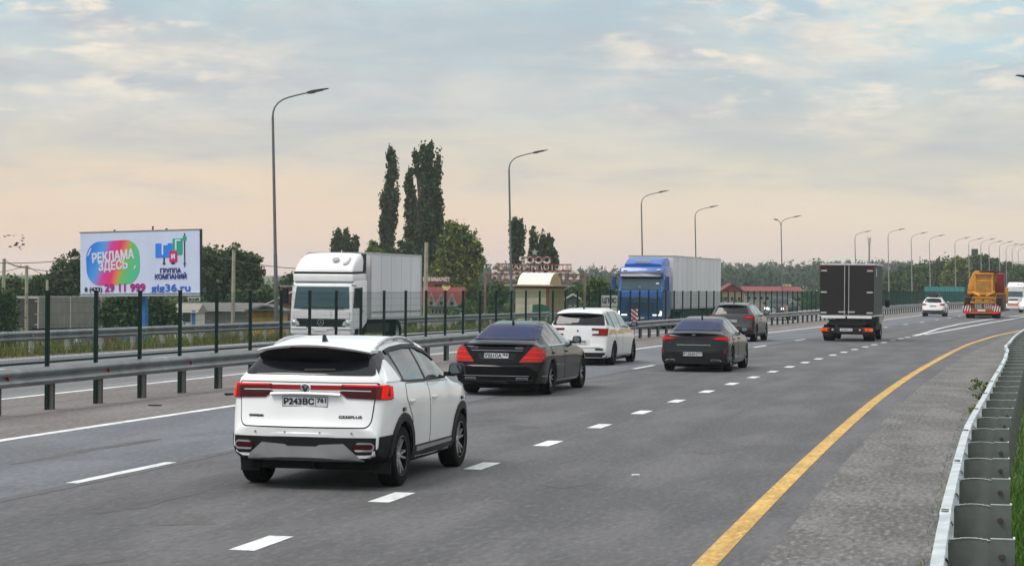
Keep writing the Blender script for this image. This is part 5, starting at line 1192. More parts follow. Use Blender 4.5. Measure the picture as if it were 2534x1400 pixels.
for q in (-1, 1):
    l = c.decal('tail_light', [(q*.40,1.145),(q*.86,1.14),(q*.86,.985),(q*.74,.99),(q*.46,1.0),(q*.38,1.065)], 'B', M('tail_cluster', (.13,.005,.005), rough=.2, var=0, spec=.3), off=.020, th=.0, rnd=.012, grid=.04)
    c.decal('light_core', [(q*.40,1.108),(q*.77,1.105),(q*.77,1.0),(q*.49,1.01),(q*.40,1.06)], 'B', TLD, off=.026, th=.0, parent=l)
    c.decal('light_chrome_line', [(q*.40,1.085),(q*.72,1.08),(q*.72,1.07),(q*.40,1.075)], 'B', CHR, off=.031, th=.0, parent=l)
    c.decal('light_edge', [(q*.82,1.135),(q*.86,1.13),(q*.86,.99),(q*.82,.995)], 'B', TLB, off=.028, th=.0, parent=l)
    c.decal('light_edge', [(q*.42,1.142),(q*.84,1.137),(q*.84,1.122),(q*.42,1.127)], 'B', TLB, off=.029, th=.0, parent=l)
    v = 'R' if q > 0 else 'L'
    l2 = c.decal('tail_light', [(.27,1.135),(.47,1.125),(.43,.99),(.25,.985)], v, MATS['tail_cluster'], off=.012, th=.0, rnd=.015, grid=.04); c.decal('light_edge', [(.38,1.12),(.46,1.115),(.41,1.0),(.28,.99),(.28,1.015),(.36,1.02)], v, TLB, off=.017, th=0, parent=l2)
    f_ = c.decal('rear_fog_lamp', [(q*.58,.43),(q*.77,.43),(q*.80,.48),(q*.77,.53),(q*.60,.53)], 'B', CHR, off=.022, th=.0, rnd=.03); c.decal('fog_lens', [(q*.56,.452),(q*.76,.452),(q*.78,.482),(q*.76,.512),(q*.58,.51)], 'B', TLD, off=.027, th=.0, parent=f_, rnd=.015)
c.decal('light_bar', [(-.42,1.135),(.42,1.135),(.42,1.085),(-.42,1.085)], 'B', TL, off=.018, th=0); c.decal('light_bar_chrome', [(-.42,1.082),(.42,1.082),(.42,1.070),(-.42,1.070)], 'B', CHR, off=.022, th=0)
c.bar('plate_recess_lip', [(.05,1.045),(.07,1.065),(.12,1.065),(.12,1.03)], .40, P_WHITE, yb=.02, zd=.01)
p, n_ = c.hit(0, 1.10, 'B'); em = MB().lathe([(0,.012),(.052,.010),(.062,.0),(.062,-.02)], 24, 'y', (0,0,0)).build('emblem', CHR, c.root, loc=(0, p.y-.03, 1.10)); em.scale.y = -1
MB().prism([(-.040,.034),(-.022,.034),(0,-.010),(.022,.034),(.040,.034),(.008,-.042),(-.008,-.042)], 'y', -.018, -.010).build('emblem_letter', BLK, em, smooth=0).scale.y = -1
c.plate(.96, 'Р243ВС', '761')
def btxt(c, s_, x, z, h, w, m, off=.012, b=.002):
    p, n = c.hit(x, z, 'B'); p1 = c.hit(x-w/2, z, 'B')[0]; p2 = c.hit(x+w/2, z, 'B')[0]
    return text(s_, h, m, c.root, (x, (p1.y+p2.y)/2-off, z), rot=(PI/2, 0, math.atan2(p2.y-p1.y, w)), width=w, bold=b, extrude=.002)
btxt(c, 'CHANGAN', -.56, .80, .036, .17, BLK); btxt(c, 'CS35PLUS', .52, .80, .04, .25, BLK)
c.decal('bumper_lower', [(-.91,.30),(-.91,.58),(.91,.58),(.91,.30)], 'B', CLAD, off=.010, th=.01, grid=.05)
c.decal('skid_plate', [(-.66,.34),(-.46,.515),(-.20,.50),(-.16,.48),(.16,.48),(.20,.50),(.46,.515),(.66,.34)], 'B', SILV, off=.028, th=.0)
c.bar('bumper_step', [(-.015,.585),(-.015,.62),(.05,.66),(.08,.60)], .80, P_WHITE, yb=.13, zd=0, n=18)
for q in (-1, 1): MB().box((q*.76, -.36, .28), (.22,.02,.24)).build('mud_flap', CLAD, c.root)
for x in (-.55,-.2,.2,.55): MB().lathe([(0,-.004),(.012,-.004),(.012,.01)], 8, 'y', (x, c.hit(x,.63,'B')[0].y-.006, .63)).build('parking_sensor', SILV, c.root)
for ya in c.axles: c.sides('arch_reflector', [(ya+.83-.05,.835),(ya+.83+.06,.835),(ya+.83+.05,.875),(ya+.83-.04,.875)], CLAD, off=.02); c.sides('arch_badge', [(ya+.83-.035,.845),(ya+.83+.045,.845),(ya+.83+.035,.868),(ya+.83-.025,.868)], CHR, off=.024, th=0)
c.mirrors(2.88, 1.17, CLAD, .19); c.rails(.75, 2.35, .60, M('bright_rail', (.55,.56,.58), rough=.25, metal=.7, var=.05)); c.fin(.80); c.front(.72,.84)
c.place(22.52, 6.29)

# --- black sedan
SED = dict(L=5.12, W=1.872, ro=1.13, wb=3.06, rw=.345, cr=.16, pr=.08,
 top=[(0,.58),(.03,.64),(.05,.70),(.08,.85),(.12,1.02),(.16,1.06),(.5,1.10),(.66,1.14),(1.22,1.39),(1.45,1.45),(1.95,1.505),(2.4,1.50),(2.85,1.42),(3.1,1.33),(3.65,1.06),(4.2,.99),(4.8,.88),(5.05,.74),(5.12,.55)],
 belt=[(0,.55),(.1,.80),(.2,.97),(.6,1.01),(2,.99),(3.3,.97),(3.8,.94),(4.8,.82),(5.12,.5)],
 bot=[(0,.26),(.3,.22),(.8,.19),(2.5,.18),(4,.19),(4.6,.21),(5.12,.28)],
 wr=[(0,.88),(.2,.84),(.6,.76),(.8,.68),(1.2,.58),(1.6,.57),(2.4,.57),(2.9,.60),(3.3,.66),(3.7,.78),(4.5,.78),(5.12,.7)], hz=.86)
c = Car('sedan', 'glossy black luxury sedan with large red tail lights and blue tinted rear window', 'car', SED, P_BLACK)
c.under(); c.wheels(5, SILV, .245, rim_r=.70)
c.sides('side_window', [(.98,1.03),(1.30,1.30),(1.55,1.40),(2.0,1.435),(2.5,1.42),(2.85,1.33),(3.45,1.04),(3.3,1.015),(2.1,1.02),(1.3,1.02)], GLASS_S, rnd=.03)
c.sides('window_chrome', [(.95,1.005),(1.3,.998),(2.1,.998),(3.4,.993),(3.47,1.03),(3.3,1.015),(2.1,1.02),(1.3,1.02),(.98,1.025)], CHR, off=.008, th=0)
c.sides('window_pillar', [(2.22,1.02),(2.30,1.02),(2.24,1.44),(2.17,1.44)], CLAD, off=.006)
c.door([(2.30,.30),(3.30,.30),(3.38,.6),(3.40,.97),(2.30,.985)]); c.door([(2.26,.30),(2.26,.985),(1.12,.99),(1.15,.85),(1.50,.62),(1.58,.30)])
c.sides('side_chrome_strip', [(1.62,.27),(1.62,.285),(3.55,.275),(3.55,.26)], CHR, off=.012, th=0)
c.sides('rear_chrome_strip', [(.30,.40),(.30,.417),(.66,.405),(.66,.39)], CHR, off=.012, th=0)
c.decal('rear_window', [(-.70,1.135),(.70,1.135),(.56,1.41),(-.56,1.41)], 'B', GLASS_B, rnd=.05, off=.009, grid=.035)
tg = c.decal('trunk_lid', [(-.70,1.04),(.70,1.04),(.50,.66),(-.50,.66)], 'B', P_BLACK, off=.010, th=.004, rnd=.04, grid=.04); c.decal('trunk_gap', grow([(-.70,1.04),(.70,1.04),(.50,.66),(-.50,.66)], .010), 'B', SEAM, off=.004, th=.003, parent=tg)
c.bar('trunk_lip', [(.05,1.055),(.10,1.085),(.20,1.075),(.16,1.04)], .74, P_BLACK, yb=.13, zd=.015, taper=.3)
c.decal('plate_recess', [(-.44,.90),(.44,.90),(.34,.73),(-.34,.73)], 'B', CLAD, off=.013, th=0)
c.bar('trunk_chrome_strip', [(.035,.915),(.030,.935),(.06,.937),(.07,.915)], .54, CHR, yb=.06, zd=0)
for q in (-1, 1):
    l = c.decal('tail_light', [(q*.72,1.0),(q*.80,1.0),(q*.90,.93),(q*.915,.80),(q*.89,.69),(q*.47,.685),(q*.50,.73)], 'B', M('tail_lens_lit', (.34,.022,.018), rough=.3, var=0, spec=.25, emit=.08), off=.018, th=0, rnd=.02, grid=.04)
    for z, a, b_ in ((.90,.66,.90), (.79,.56,.91)): c.decal('light_strip', [(q*a,z),(q*b_,z),(q*b_,z-.022),(q*(a-.02),z-.022)], 'B', TLB, off=.024, th=0, parent=l)
    c.decal('tail_light', [(.30,.975),(.55,.90),(.46,.73),(.24,.70)], 'R' if q > 0 else 'L', TL, off=.012, th=0, rnd=.03)
    e_ = c.decal('exhaust_tip', [(q*.42,.33),(q*.42,.375),(q*.66,.375),(q*.66,.33)], 'B', CHR, off=.014, th=0, rnd=.02); c.decal('exhaust_hole', [(q*.435,.333),(q*.435,.358),(q*.645,.358),(q*.645,.333)], 'B', SEAM, off=.018, th=0, parent=e_)
c.decal('bumper_chrome_strip', [(-.68,.405),(-.68,.417),(.68,.417),(.68,.405)], 'B', SILV, off=.012, th=0)
c.decal('bumper_gap', [(-.88,.628),(-.88,.636),(.88,.636),(.88,.628)], 'B', SEAM, off=.004, th=0)
c.decal('bumper_lower', [(-.80,.22),(-.74,.33),(.74,.33),(.80,.22)], 'B', CLAD, off=.008, th=0)
c.plate(.82, 'У221СА', '95', out=.03); btxt(c, 'S500', -.48, .975, .04, .16, CHR, .022); btxt(c, '4MATIC', .46, .975, .04, .16, CHR, .022)
for q in (-1, 1): c.decal('roof_seam', [(q*.42,1.5),(q*.425,1.5),(q*.425,2.4),(q*.42,2.4)], 'T', CHR, off=.004, th=0)
c.mirrors(3.42, 1.03, P_BLACK, .18); c.fin(1.5); c.front(.62,.76); c.place(42.47, 3.64)

# --- white people carrier with the gold stripe
MPV = dict(L=4.6, W=1.83, ro=.87, wb=2.84, rw=.335, cr=.14,
 top=[(0,.50),(.03,.60),(.06,.75),(.09,1.0),(.12,1.13),(.30,1.42),(.40,1.54),(.55,1.585),(1.2,1.62),(2.0,1.625),(2.6,1.57),(3.0,1.45),(3.7,1.08),(3.9,1.02),(4.3,.90),(4.5,.74),(4.6,.5)],
 belt=[(0,.48),(.1,.95),(.2,1.06),(1.0,1.04),(2.0,1.01),(3.3,.98),(3.9,.93),(4.6,.5)],
 bot=[(0,.22),(.3,.20),(.8,.18),(2.5,.17),(3.8,.18),(4.3,.2),(4.6,.26)],
 wr=[(0,.89),(.12,.87),(.3,.72),(.6,.64),(1.6,.63),(2.6,.62),(3.1,.68),(3.7,.76),(4.6,.66)], hz=.90)
c = Car('minivan', 'white people carrier with a golden stripe along its side and C shaped tail lights', 'car', MPV, P_WHITE2)
c.under(); c.wheels(6, M('dark_alloy', (.06,.06,.065), rough=.4, metal=.6), .215)
c.sides('side_window', [(.42,1.14),(.55,1.42),(.75,1.49),(1.6,1.53),(2.4,1.50),(2.95,1.37),(3.55,1.08),(3.4,1.04),(2.0,1.06),(1.0,1.09)], GLASS_S, rnd=.03)
for y in (1.05, 2.0, 2.95): c.sides('window_pillar', [(y,1.06),(y+.07,1.06),(y+.03,1.53),(y-.03,1.53)], CLAD, off=.006)
c.door([(2.04,.30),(3.02,.30),(3.06,.6),(3.05,1.0),(2.04,1.02)]); c.door([(2.0,.30),(2.0,1.02),(1.05,1.04),(1.02,.9),(1.22,.66),(1.30,.30)])
c.sides('gold_stripe', [(.28,.90),(.38,1.03),(.8,1.03),(1.4,.97),(1.9,1.02),(2.6,.98),(3.2,1.0),(3.85,.93),(3.3,.91),(2.4,.89),(1.6,.885),(.9,.90)], M('gold_decal', (.50,.31,.10), rough=.35, var=.4, scale=4, metal=.2), off=.010, th=0)
c.decal('rear_window', [(-.77,1.14),(.77,1.14),(.68,1.45),(-.68,1.45)], 'B', GLASS, rnd=.05, off=.009, grid=.035); c.sides('quarter_panel_glass', [(.30,1.15),(.43,1.40),(.50,1.46),(.60,1.40),(.50,1.15)], GLASS, off=.008)
c.bar('spoiler', [(.16,1.50),(.20,1.54),(.55,1.59),(.55,1.53)], .66, P_WHITE2, yb=.10, zd=.05, taper=.3)
for q in (-1, 1):
    l = c.decal('tail_light', [(q*.40,1.06),(q*.84,1.05),(q*.84,.85),(q*.42,.86),(q*.42,.90),(q*.60,.91),(q*.60,1.0),(q*.40,1.01)], 'B', TL, off=.016, th=0, grid=.04)
    c.decal('light_core', [(q*.42,1.05),(q*.62,1.045),(q*.62,1.01),(q*.42,1.015)], 'B', TLD, off=.02, th=0, parent=l); c.decal('light_core', [(q*.44,.895),(q*.64,.895),(q*.64,.865),(q*.44,.87)], 'B', TLD, off=.02, th=0, parent=l)
    c.decal('reflector', [(q*.52,.44),(q*.74,.44),(q*.74,.49),(q*.52,.49)], 'B', TLD, off=.012, th=0, rnd=.02)
c.decal('bumper_lower', [(-.82,.24),(-.82,.37),(.82,.37),(.82,.24)], 'B', CLAD, off=.010); c.sides('sill_cladding', [(1.2,.18),(1.2,.26),(3.3,.26),(3.3,.18)], CLAD, off=.01)
c.decal('tailgate_gap', [(-.66,.50),(-.66,.508),(.66,.508),(.66,.50)], 'B', SEAM, off=.003, th=0); c.decal('plate_recess', [(-.36,.74),(.36,.74),(.36,.57),(-.36,.57)], 'B', M('recess_white', (.55,.55,.55), rough=.5), off=.006, th=0, rnd=.03)
c.plate(.655, 'К078УВ', '36', out=.02); MB().box((0,0,0), (.05,.02,.05)).build('emblem', CLAD, c.root, loc=(0, c.hit(0,1.0,'B')[0].y-.012, .985), bevel=.01)
c.mirrors(3.35, 1.08, CLAD, .2); c.fin(.9); c.front(.66,.8); c.place(59.0, 1.62)

# --- dark liftback
LFT = dict(L=4.7, W=1.83, ro=.96, wb=2.76, rw=.335, cr=.17, pr=.07,
 top=[(0,.5),(.03,.62),(.08,.80),(.12,.96),(.15,1.01),(.25,1.02),(.50,1.08),(1.1,1.33),(1.5,1.42),(2.0,1.46),(2.4,1.44),(2.9,1.31),(3.5,1.03),(4.1,.95),(4.5,.80),(4.65,.65),(4.7,.5)],
 belt=[(0,.48),(.1,.84),(.2,.94),(1,.98),(2,.96),(3,.94),(3.6,.92),(4.3,.8),(4.7,.45)],
 bot=[(0,.22),(.3,.20),(.8,.18),(2.5,.17),(3.8,.18),(4.3,.2),(4.7,.26)],
 wr=[(0,.88),(.2,.85),(.5,.74),(.9,.64),(1.4,.58),(2.2,.57),(2.8,.60),(3.4,.72),(4.2,.78),(4.7,.7)], hz=.86)
c = Car('liftback_car', 'dark grey fastback car with a lip spoiler and slim red tail lights', 'car', LFT, P_DGREY)
c.under(); c.wheels(5, RIMM, .225)
c.sides('side_window', [(.95,1.08),(1.3,1.28),(1.6,1.36),(2.1,1.39),(2.5,1.35),(2.9,1.22),(3.25,1.02),(3.1,.99),(2.0,1.0),(1.3,1.02)], GLASS_S, rnd=.03)
c.sides('window_pillar', [(2.0,1.0),(2.07,1.0),(2.03,1.39),(1.97,1.39)], CLAD, off=.006)
c.door([(2.05,.30),(3.05,.30),(3.12,.6),(3.12,.94),(2.05,.96)]); c.door([(2.01,.30),(2.01,.96),(1.15,.97),(1.10,.85),(1.34,.62),(1.42,.30)])
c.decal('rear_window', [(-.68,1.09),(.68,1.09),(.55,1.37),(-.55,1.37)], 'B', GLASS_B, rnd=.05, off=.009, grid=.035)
c.bar('lip_spoiler', [(.04,1.03),(.10,1.06),(.30,1.03),(.18,.98)], .72, P_DGREY, yb=.16, zd=.03, taper=.5)
c.bar('black_spoiler_insert', [(.10,.965),(.08,.995),(.14,1.01),(.16,.965)], .60, CLAD, yb=.14, zd=.02, taper=.5)
for q in (-1, 1):
    l = c.decal('tail_light', [(q*.46,.885),(q*.64,.93),(q*.92,.965),(q*.89,.81),(q*.70,.84)], 'B', TL, off=.014, th=0, rnd=.01, grid=.04); c.decal('light_strip', [(q*.52,.885),(q*.88,.91),(q*.88,.89),(q*.58,.87)], 'B', TLB, off=.019, th=0, parent=l)
    c.decal('tail_light', [(.30,.93),(.60,.93),(.46,.83),(.26,.82)], 'R' if q > 0 else 'L', TL, off=.012, th=0, rnd=.02)
    e_ = c.decal('exhaust_trim', [(q*.46,.29),(q*.50,.345),(q*.70,.34),(q*.76,.29)], 'B', CHR, off=.03, th=0, rnd=.02); c.decal('exhaust_hole', [(q*.48,.295),(q*.51,.33),(q*.69,.325),(q*.72,.295)], 'B', SEAM, off=.034, th=0, parent=e_)
    c.decal('reflector', [(q*.80,.50),(q*.84,.50),(q*.84,.62),(q*.81,.62)], 'B', TL, off=.024, th=0)
c.decal('light_bar', [(-.48,.888),(.48,.888),(.48,.872),(-.48,.872)], 'B', TLD, off=.014, th=0)
c.decal('bumper_lower', [(-.86,.22),(-.88,.62),(-.74,.64),(-.56,.52),(-.36,.56),(.36,.56),(.56,.52),(.74,.64),(.88,.62),(.86,.22)], 'B', CLAD, off=.016, th=.01, grid=.05)
c.decal('tailgate_line', [(-.46,.725),(.46,.725),(.45,.712),(-.45,.712)], 'B', SILV, off=.005, th=0)
c.plate(.48, 'Р125АН', '161', out=.03); text('E', .05, CHR, c.root, (-.62, c.hit(-.62,.77,'B')[0].y-.01, .77), width=.04); MB().box((0,0,0), (.09,.012,.05)).build('emblem', CHR, c.root, loc=(0, .14-c.ro-.06, .985), bevel=.012)
c.mirrors(3.2, 1.03, CLAD, .18); c.fin(1.5); c.front(.62,.74); c.place(56.05, 5.47)

# --- grey SUV
GSU = dict(L=4.68, W=1.885, ro=.98, wb=2.70, rw=.36, cr=.15,
 top=[(0,.62),(.03,.70),(.07,.86),(.10,1.05),(.14,1.16),(.38,1.48),(.50,1.56),(.8,1.60),(1.6,1.63),(2.2,1.62),(2.7,1.55),(3.05,1.42),(3.55,1.14),(3.75,1.09),(4.3,.98),(4.55,.84),(4.68,.62)],
 belt=[(0,.58),(.1,1.0),(.2,1.12),(1.0,1.10),(2.0,1.06),(3.3,1.03),(3.9,1.0),(4.68,.58)],
 bot=[(0,.34),(.3,.30),(.8,.25),(2.5,.23),(3.8,.25),(4.3,.28),(4.68,.34)],
 wr=[(0,.90),(.14,.88),(.36,.70),(.8,.64),(1.8,.63),(2.6,.62),(3.1,.68),(3.7,.78),(4.68,.7)], hz=.93)
def gsuv(label, mat, fog=True, lit=False, group=None):
    c = Car('suv', label, 'car', GSU, mat, group); c.under(); c.wheels(5, RIMM, .235)
    c.sides('side_window', [(.45,1.20),(.60,1.42),(.8,1.49),(1.6,1.53),(2.3,1.51),(2.8,1.43),(3.35,1.14),(3.2,1.10),(2.0,1.12),(1.0,1.14)], GLASS_S, rnd=.03)
    for y in (1.0, 2.0): c.sides('window_pillar', [(y,1.12),(y+.07,1.12),(y+.03,1.53),(y-.03,1.53)], CLAD, off=.006)
    c.door([(2.05,.36),(3.05,.36),(3.12,.7),(3.12,1.06),(2.05,1.08)]); c.door([(2.01,.36),(2.01,1.08),(1.12,1.10),(1.08,.95),(1.36,.70),(1.42,.36)])
    c.decal('rear_window', [(-.72,1.17),(.72,1.17),(.60,1.49),(-.60,1.49)], 'B', GLASS, rnd=.05, off=.009, grid=.035)
    c.bar('spoiler', [(.26,1.54),(.30,1.57),(.7,1.59),(.7,1.55)], .62, mat, yb=.09, zd=.05, taper=.3)
    for q in (-1, 1):
        l = c.decal('tail_light', [(q*.50,1.04),(q*.60,.96),(q*.92,.93),(q*.93,1.10),(q*.72,1.09)], 'B', TL, off=.016, th=0, rnd=.02, grid=.05); c.decal('light_strip', [(q*.60,1.04),(q*.88,1.05),(q*.88,1.02),(q*.62,1.0)], 'B', TLB, off=.02, th=0, parent=l)
        c.decal('reflector', [(q*.76,.50),(q*.84,.50),(q*.84,.62),(q*.77,.62)], 'B', TL, off=.014, th=0, rnd=.02)
        c.decal('tail_light', [(.28,1.09),(.54,1.06),(.46,.97),(.26,.94)], 'R' if q > 0 else 'L', TL, off=.012, th=0)
    c.decal('bumper_lower', [(-.90,.32),(-.90,.48),(-.70,.52),(.70,.52),(.90,.48),(.90,.32)], 'B', CLAD, off=.012); c.sides('sill_cladding', [(1.35,.24),(1.35,.34),(3.2,.34),(3.2,.24)], CLAD, off=.012)
    c.plate(.88, 'М402КТ', '36', out=.02); c.rails(.7, 2.5, .58, SILV); c.fin(.8); c.mirrors(3.15, 1.13, mat, .2); c.front(.72, .88, lit=lit); return c
gsuv('dark grey SUV with roof rails half hidden by the fastback car', P_GREY).place(87.4, 1.40)
w2 = gsuv('white SUV far ahead carrying a black roof box', P_WHITE); w2.place(177.9, 1.70)
rbx = MB().box((0,0,.02), (.10,.9,.04)).box((.5,0,.02), (.1,.9,.04)).build('roof_bars', SILV); bpy.data.objects.remove(rbx)
rb = thing('roof_box', 'black roof box strapped on top of the far white SUV', 'roof box', w2.root.matrix_basis @ Vector((0, .55, 1.64)), w2.root.rotation_euler.z)
MB().box((0,.0,.18), (.85,1.9,.30), top=(.88,.9)).build('shell', CLAD, rb, bevel=.08, seg=3); MB().box((-.3,0,.0), (.06,1.1,.05)).box((.3,0,.0), (.06,1.1,.05)).build('bracket', SILV, rb)
x = gsuv('dark oncoming car with lit headlights behind the mesh fence', P_DARK2, lit=True); p = at(1936, 760, 150); t_ = p.x*ST+p.y*CT; x.place(t_, (p.x*CT-p.y*ST)-cen(t_)[0], rev=True)
# ------------------------------------------------------------------ trucks
TWH = M('truck_white', (.74,.74,.75), rough=.4, var=.10, scale=.9, coat=.3, bump=.03); TBOX = M('box_panel_white', (.66,.66,.68), rough=.5, var=.10, scale=.5, streak=(1,1,.3)); TBLUE = M('truck_blue', (.008,.085,.36), rough=.35, var=.10, coat=.5); TBLUE2 = M('truck_blue_dark', (.008,.05,.16), rough=.4, var=.12, coat=.4)
WSH = M('windscreen_glass', (.035,.075,.095), rough=.06, var=.25, scale=.8, spec=.6); BOXD = M('dark_box_doors', (.012,.009,.009), rough=.4, var=.25, scale=.7); BOXS = M('dark_box_side', (.055,.06,.062), rough=.7, var=.12); FRM = M('truck_chassis', (.012,.012,.013), rough=.8, var=.2)
def twheel(root, x, y, r=.48, w=.30, name='wheel', rim=True):
    o = MB().lathe([(r*.55,-w*.46),(r*.94,-w*.5),(r,-w*.36),(r,w*.36),(r*.94,w*.5),(r*.55,w*.46),(r*.55,-w*.46)], 28, 'x').build(name, TYRE, root, loc=(x, y, r), smooth=50)
    q = 1 if x > 0 else -1
    MB().lathe([(0,q*w*.12),(r*.2,q*w*.12),(r*.34,q*w*.3),(r*.56,q*w*.40),(r*.6,q*w*.46)], 20, 'x').build('rim', SILV, o); return o
# --- white box truck coming the other way (forward +y, origin under the front bumper)
yw = heading(72)+PI
wt_ = thing('white_truck', 'white oncoming box truck with tall roof spoiler and black grille', 'truck', (at(795,740,75.6).x, 75.6, 0), yw)
def side_cab(root, prof, w, mat, bev=.06, name='cab'): return MB().prism(prof, 'x', -w/2, w/2).build(name, mat, root, bevel=bev, seg=3)
side_cab(wt_, [(0,.42),(0,1.0),(-.03,1.32),(-.16,2.24),(-.35,2.36),(-1.65,2.40),(-1.65,.85),(-1.15,.62),(-.35,.60),(-.30,.42)], 2.40, TWH)
side_cab(wt_, [(-.16,2.34),(-.17,2.62),(-1.6,2.66),(-1.62,2.36)], 2.34, TWH, .05, 'roof_base'); side_cab(wt_, [(-.19,2.61),(-.20,2.71),(-1.62,2.74),(-1.62,2.63)], 2.30, CLAD, .01, 'roof_stripe')
V = MB(); n = 10                                      # roof spoiler: rounded shell narrowing forward
S_ = []
for i in range(n+1):
    u = i/n; y = -.20-1.42*u; h = 2.71+.70*math.sin(PI/2*min(1, u*1.25))**.62; hw = 1.14-.02*(1-u)
    ring = [(-hw,2.70),(-hw,2.72+(h-2.72)*.55),(-hw*.96,2.72+(h-2.72)*.82),(-hw*.86,h-.03*(h > 2.8)),(-hw*.5,h),(0,h+.01),(hw*.5,h),(hw*.86,h-.03*(h > 2.8)),(hw*.96,2.72+(h-2.72)*.82),(hw,2.72+(h-2.72)*.55),(hw,2.70)]
    S_.append([(a, y, b) for a, b in ring])
m = len(S_[0]); vs = [p for r_ in S_ for p in r_]; fs = [(i*m+k, i*m+k+1, (i+1)*m+k+1, (i+1)*m+k) for i in range(n) for k in range(m-1)]+[tuple(n*m+k for k in range(m)), tuple(range(m-1,-1,-1))]
V.add(vs, fs).build('roof_spoiler', TWH, wt_, smooth=50)
MB().prism([(-1.3,2.72),(-1.62,2.72),(-1.62,3.40),(-1.42,3.36)], 'x', -1.165, 1.165).build('spoiler_rear_seal', CLAD, wt_, bevel=.02)
for q in (-.38, -.78):
    pass
o = MB().lathe([(0,.004),(.12,.004),(.14,0)], 16, 'y').build('spoiler_patch', M('grey_patch', (.30,.30,.31), rough=.5), wt_, loc=(-.38,-.47,3.17)); o.rotation_euler = (1.0,0,0)
o = MB().lathe([(0,.004),(.15,.004),(.17,0)], 16, 'y').build('spoiler_patch', MATS['grey_patch'], wt_, loc=(-.80,-.52,3.10)); o.rotation_euler = (1.0,0,-.2); o.scale = (.8,1,1.5)
MB().add([(-1.08,-.02+.012,1.36),(1.08,-.02+.012,1.36),(1.02,-.148+.012,2.16),(-1.02,-.148+.012,2.16),(-1.08,-.06,1.36),(1.08,-.06,1.36),(1.02,-.19,2.16),(-1.02,-.19,2.16)], [(0,1,2,3),(4,7,6,5),(0,4,5,1),(1,5,6,2),(2,6,7,3),(3,7,4,0)]).build('windshield', WSH, wt_, bevel=.01)
for q in (-1, 1):
    MB().box((q*.45,.0,1.375), (.85,.03,.03)).build('wiper', CLAD, wt_)
for x0, x1 in ((-1.10,-.42),(-.38,.38),(.42,1.10)): MB().box(((x0+x1)/2,.012,1.14), (x1-x0,.03,.30)).build('front_panel', TWH, wt_, bevel=.01)
MB().box((0,.015,.83), (1.9,.03,.30)).build('grille', CLAD, wt_, bevel=.01)
for z in (.76,.83,.90): MB().box((0,.036,z), (1.35,.012,.018)).build('grille_slat', FRM, wt_)
em = MB().lathe([(.105,-.008),(.125,-.008),(.125,.008),(.105,.008),(.105,-.008)], 24, 'y').build('emblem', SILV, wt_, loc=(0,.055,.85))
for k in range(3):
    a = PI/2+2*PI*k/3; MB().prism([(math.cos(a)*.115, math.sin(a)*.115),(math.cos(a+1.9)*.014, math.sin(a+1.9)*.014),(math.cos(a-1.9)*.014, math.sin(a-1.9)*.014)], 'y', -.008, .008).build('emblem_arm', SILV, em, smooth=0)
for q in (-1, 1):
    h_ = MB().prism([(q*.78,.72),(q*1.17,.70),(q*1.18,.92),(q*1.02,.97),(q*.86,.90)], 'y', -.1, .035).build('headlight', HL, wt_, bevel=.03); MB().lathe([(0,.01),(.07,.01),(.085,0)], 16, 'y', (q*1.04,.04,.82)).build('headlight_lamp', CHR, h_)
    MB().box((q*.86,.03,.64), (.62,.06,.09)).build('bumper_end', TWH, wt_, bevel=.02)
    m_ = MB().box((0,0,0), (.24,.12,.62)).build('mirror', CLAD, wt_, bevel=.04, loc=(q*1.42,-.05,1.82)); MB().tube([(q*-.1,0,.36),(q*-.3,-.1,.42)], .02, 6).tube([(q*-.1,0,-.3),(q*-.3,-.1,-.32)], .02, 6).build('mirror_arm', CLAD, m_)
    MB().prism([(-.12,1.38),(-.24,2.12),(-1.10,2.14),(-1.10,1.38)], 'x', q*1.195, q*1.207).build('door_window', GLASS, wt_, smooth=0); d_ = MB().prism([(-.10,.66),(-.10,1.34),(-1.15,1.34),(-1.15,.90),(-.95,.66)], 'x', q*1.19, q*1.212).build('door', TWH, wt_, bevel=.006); MB().box((q*1.225,-1.02,1.26), (.03,.18,.04)).build('handle', CLAD, d_)
    twheel(wt_, q*1.03, -1.05, .44, .26); twheel(wt_, q*1.0, -5.2, .44, .46)
    MB().box((q*1.08,-3.1,.62), (.12,2.6,.35)).build('side_guard', FRM, wt_, bevel=.02)
MB().box((0,.03,.64), (1.0,.06,.09)).box((0,-.06,.50), (2.3,.2,.18)).build('bumper', TWH, wt_, bevel=.02); MB().box((0,.066,.60), (.5,.01,.11)).build('license_plate', PLT, wt_)
MB().box((0,-4.0,.72), (.9,6.8,.30)).build('chassis', FRM, wt_); MB().box((.75,-2.2,.60), (.5,.9,.45)).build('fuel_tank', SILV, wt_, bevel=.05)
MB().box((0,-4.95,2.20), (2.48,6.1,2.42)).build('cargo_box', TBOX, wt_, bevel=.02)
MB().box((0,-4.95,3.42), (2.52,6.14,.05)).box((0,-4.95,1.0), (2.52,6.14,.08)).box((-1.24,-1.91,2.2), (.06,.06,2.4)).box((1.24,-1.91,2.2), (.06,.06,2.4)).box((-1.24,-7.99,2.2), (.06,.06,2.4)).box((1.24,-7.99,2.2), (.06,.06,2.4)).build('box_frame', METAL_L, wt_)
MB().box((0,-1.75,2.9), (1.5,.25,.5)).build('refrigeration_unit', FRM, wt_, bevel=.03)
for q in (-1, 1):
    for y in (-3.1,-4.3,-5.5,-6.7): MB().box((q*1.243,y,2.2), (.008,.03,2.3)).build('panel_seam', M('faint_seam', (.44,.44,.46), rough=.6), wt_)
    MB().box((q*1.246,-4.95,1.22), (.012,6.0,.05)).build('rub_strip', M('grey_rub_strip', (.22,.22,.22), rough=.7), wt_)
